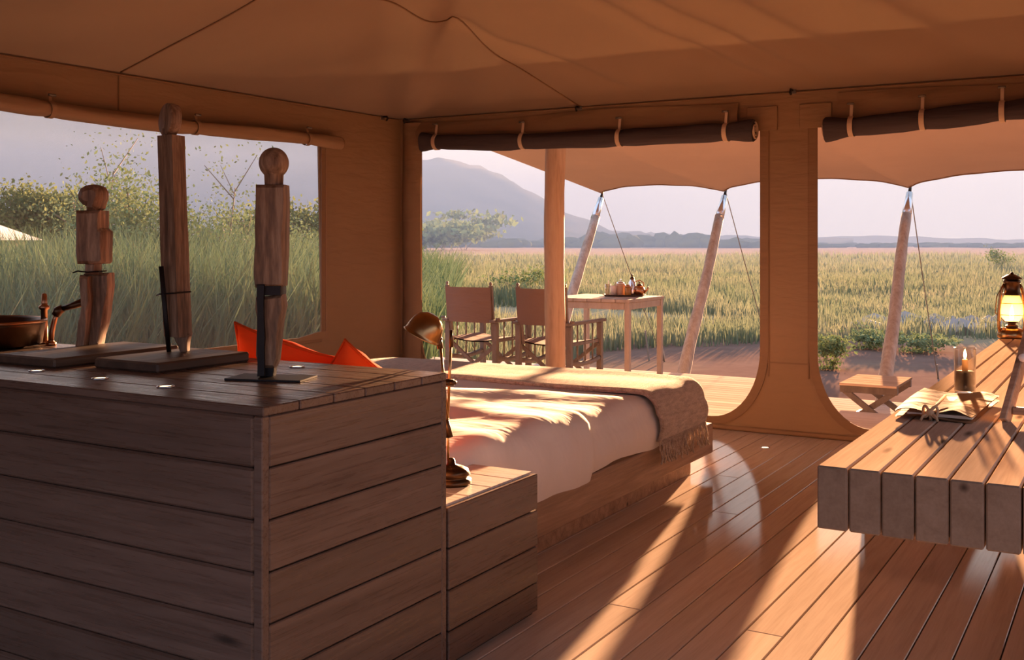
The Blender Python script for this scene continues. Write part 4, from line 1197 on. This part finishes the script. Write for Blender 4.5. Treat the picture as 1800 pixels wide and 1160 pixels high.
# orange cushions leaning on the headboard side
def cushion(label, loc, size, th_, rz, lean, roll, mat='cushion_orange'):
    mb = MB(); n = 22; V = []; F = []
    def prof(a, b, sg):
        e = (1 - abs(a) ** 2.6) * (1 - abs(b) ** 2.6)
        pin = 1 - .10 * (1 - a * a) * (b * b) ; pin2 = 1 - .10 * (1 - b * b) * (a * a)
        return Vector((a * size / 2 * pin2, sg * th_ / 2 * max(0, e) ** .6 + .008 * noise.noise((a * 3, b * 3, sg)), b * size / 2 * pin))
    for sg in (-1, 1):
        for j in range(n + 1):
            for i in range(n + 1): V.append(prof(i / n * 2 - 1, j / n * 2 - 1, sg))
    N = (n + 1) ** 2
    for s_ in (0, 1):
        for j in range(n):
            for i in range(n):
                q = [s_ * N + j * (n + 1) + i, s_ * N + j * (n + 1) + i + 1, s_ * N + (j + 1) * (n + 1) + i + 1, s_ * N + (j + 1) * (n + 1) + i]
                F.append(tuple(q if s_ == 0 else reversed(q)))
    M = Matrix.Rotation(rz, 3, 'Z') @ Matrix.Rotation(lean, 3, 'X') @ Matrix.Rotation(roll, 3, 'Y')
    V = [M @ p for p in V]; zmin = min(p.z for p in V)
    mb.add([p - Vector((0, 0, zmin)) for p in V], F)
    t = thing('cushion', label, 'cushion', loc, group='orange cushions on the bed')
    mb.build('cover', mat, t, smooth=True)
    P = [M @ Vector((a * size / 2, 0, b * size / 2)) - Vector((0, 0, zmin)) for a, b in [(-1, -1), (-.5, -.93), (0, -.91), (.5, -.93), (1, -1), (.93, -.5), (.91, 0), (.93, .5), (1, 1), (.5, .93), (0, .91), (-.5, .93), (-1, 1), (-.93, .5), (-.91, 0), (-.93, -.5), (-1, -1)]]
    MB().tube(P, .006, 6).build('piping', 'cushion_orange', t, smooth=True)
    return t
cushion('orange cushion with a raised corner behind the round headed carving', (-2.77, 3.03, .60), .43, .15, R(10), R(36), R(22))
cushion('orange cushion showing a peak behind the right end of the cabinet', (-2.41, 3.02, .595), .33, .14, R(8), R(28), R(45))

# ------------------------------------------------------------------ desk of thick beams
DT, DTH, DX0, DY0, DY1 = .77, .163, -.72, 2.78, 7.22
dsk = thing('beam_desk', 'long desk of thick pale timber beams at the right', 'desk', (-.35, 5.0, 0))
do = Vector(dsk.location)
bw = .0805
bmh = board_mesh(DY1 - DY0, bw - .0045, DTH, 'desk_wood', .004)
for k in range(10):
    link_mesh('beam', bmh, dsk, Vector((DX0 + bw * (k + .5), (DY0 + DY1) / 2 + random.uniform(-.002, .002), DT - DTH / 2)) - do, rot=(0, 0, PI / 2))
MB().box(Vector((-.30, 6.9, .303)) - do, (.62, .12, .606), bev=.005).build('support', 'desk_wood', dsk)
MB().box(Vector((.045, 4.0, .303)) - do, (.05, 2.2, .606), bev=.005).build('support', 'desk_wood', dsk)

# unseen low bench, added behind the desk to cast the broad floor shadow
t = thing('shadow_bench', 'unseen plank topped bench added behind the desk for its floor shadow', 'bench', (-.985, 6.15, 0))
for k in range(4):
    link_mesh('seat_board', board_mesh(1.25, .114, .03, 'desk_wood', .003), t, (-.177 + .118 * k, 0, .305), rot=(0, 0, PI / 2))
for y in (-.53, .53):
    MB().box((0, y, .145), (.44, .06, .29), bev=.004).build('end_panel', 'desk_wood', t)
MB().box((0, 0, .16), (.36, 1.0, .26), bev=.004).build('body', 'desk_wood', t)

# hurricane lantern
t = thing('hurricane_lantern', 'lit brass hurricane lantern on the far end of the desk', 'lantern', (-.655, 7.05, DT), FACE)
MB().lathe([(0, 0), (.078, 0), (.082, .006), (.080, .03), (.072, .05), (.050, .058), (.040, .062), (0, .062)], n=28).build('tank', 'brass', t, smooth=True)
fc = MB().lathe([(0, 0), (.014, 0), (.014, .016), (0, .018)], (0, 0, 0), 10).build('filler_cap', 'brass', t); fc.location = (-.066, -.03, .05)
MB().lathe([(0, .062), (.034, .062), (.036, .075), (.024, .08), (.022, .092), (.036, .098), (.034, .104), (0, .104)], n=20).build('burner', 'dark_brass', t, smooth=True)
MB().lathe([(.036, .10), (.056, .125), (.063, .16), (.058, .21), (.042, .258), (.040, .265)], n=28).build('globe', 'globe_lit', t, smooth=True)
MB().lathe([(0, .105), (.010, .115), (.014, .14), (.009, .17), (0, .20)], n=14).build('flame', 'flame', t, smooth=True)
MB().lathe([(.050, .258), (.050, .27), (.044, .275), (.044, .33), (.050, .335), (.046, .35), (.030, .355), (0, .356)], n=24).build('chimney', 'dark_brass', t, smooth=True)
MB().lathe([(.058, .355), (.056, .362), (.030, .378), (.010, .386), (.008, .396), (0, .398)], n=24).build('cap', 'dark_brass', t, smooth=True)
for s_ in (-1, 1):
    MB().tube([(s_ * .072, 0, .035), (s_ * .079, 0, .07), (s_ * .078, 0, .16), (s_ * .070, 0, .25), (s_ * .060, 0, .30), (s_ * .044, 0, .325)], .010, 8).build('side_tube', 'brass', t, smooth=True)
MB().tube([(-.060, 0, .31), (-.082, .02, .25), (-.078, .05, .15), (0, .09, .09), (.078, .05, .15), (.082, .02, .25), (.060, 0, .31)], .003, 6).build('bail_handle', 'dark_brass', t, smooth=True)
for zz in (.14, .21):
    MB().lathe([(.060, zz), (.063, zz - .002), (.063, zz + .002), (.060, zz)], n=24).build('globe_guard', 'dark_brass', t, smooth=True)

# candle glass
t = thing('candle_glass', 'cylindrical candle glass with dark lower half on the desk', 'candle holder', (-.575, 4.42, DT))
MB().lathe([(0, .001), (.036, .0), (.039, .006), (.039, .165), (.041, .172), (.038, .172), (.0365, .165), (.0365, .008), (0, .006)], n=32).build('glass', 'glass', t, smooth=True)
MB().lathe([(0, .008), (.0358, .008), (.0358, .078), (.03, .082), (0, .082)], n=28).build('dark_fill', 'dark_fill', t, smooth=True)
cd = MB().lathe([(0, .08), (.011, .08), (.011, .125), (.006, .128), (0, .128)], n=14).build('candle', 'wax', t, smooth=True)
MB().lathe([(0, .130), (.004, .135), (.006, .145), (.003, .158), (0, .166)], n=10).build('flame', 'candle_flame', t, smooth=True)

# leather folder with string tie
t = thing('leather_folder', 'tan leather folder tied with string lying on the desk', 'folder', (-.575, 3.93, DT))
fo = Vector(t.location)
C4 = [Vector((-.690, 3.655, DT)), Vector((-.455, 3.655, DT)), Vector((-.425, 4.16, DT)), Vector((-.700, 4.28, DT))]
def sheet(z0, curl, side):
    def f(u, v):
        a = C4[0].lerp(C4[1], u); b = C4[3].lerp(C4[2], u); p = a.lerp(b, v) - fo
        h = z0 + curl * math.exp(-((u - .78) / .16) ** 2) * (1 - .55 * v) + curl * .45 * math.exp(-((u - .16) / .16) ** 2) * (1 - v) + .006 * math.sin(u * 5 + v * 3)
        return (p.x, p.y, h)
    mb = MB(); mb.grid(30, 24, f); mb.grid(30, 24, lambda u, v: (f(u, v)[0], f(u, v)[1], f(u, v)[2] - .003)); return mb
sheet(.008, .0, 0).build('back_cover', 'leather', t, smooth=True)
pg = MB(); pg.box((C4[0].lerp(C4[2], .5) - fo) + Vector((0, 0, .014)), (.20, .44, .010), bev=.001); pg.build('pages', 'paper', t)
sheet(.024, .020, 1).build('front_cover', 'leather', t, smooth=True)
kn = Vector((-.578, 3.652, DT)) - fo
MB().tube([kn + Vector((0, .30, .044)), kn + Vector((0, .1, .036)), kn + Vector((0, .0, .034)), kn + Vector((0, -.012, .02)), kn + Vector((0, .0, .004))], .005, 8).build('string', 'twine', t, smooth=True)
for s_ in (-1, 1):
    P = [kn + Vector((s_ * .022 * math.sin(a), -.012 - .006 * math.cos(a * 2), .032 + .018 * math.sin(a * 2))) for a in [PI * k / 12 for k in range(13)]]
    MB().tube(P, .0045, 8).build('bow_loop', 'twine', t, smooth=True)
    MB().tube([kn + Vector((0, -.014, .03)), kn + Vector((s_ * .02, -.022, .018)), kn + Vector((s_ * .026, -.03, .004))], .004, 8).build('string_end', 'twine', t, smooth=True)
MB().lathe([(0, -.012), (.010, -.008), (.013, 0), (.010, .008), (0, .012)], kn + Vector((0, -.014, .03)), 12).build('knot', 'twine', t, smooth=True)

# table mirror with a slanted timber frame at the right edge
t = thing('easel_mirror', 'slanted timber easel leg standing on the desk at the right edge', 'easel', (-.37, 3.75, DT))
def pole(a, b, w_, h_, name, mat='bed_wood'): return MB().bar(a, b, w_, h_, bev=.003).build(name, mat, t)
pole((.0, 0, .0), (.075, .24, .36), .022, .045, 'left_leg')
pole((.36, 0, .0), (.285, .24, .36), .022, .045, 'right_leg')
pole((.02, .03, .035), (.34, .03, .035), .02, .025, 'ledge')
MB().box((.18, .14, .20), (.20, .012, .30), Matrix.Rotation(R(-34), 3, 'X'), .002).build('mirror_panel', 'grey_metal', t)
pole((.18, .46, .0), (.18, .24, .36), .02, .02, 'rear_leg')
MB().lathe([(0, -.014), (.010, -.010), (.014, 0), (.010, .010), (0, .014)], (.045, .10, .20), 14).build('white_knob', 'white_enamel', t, smooth=True)
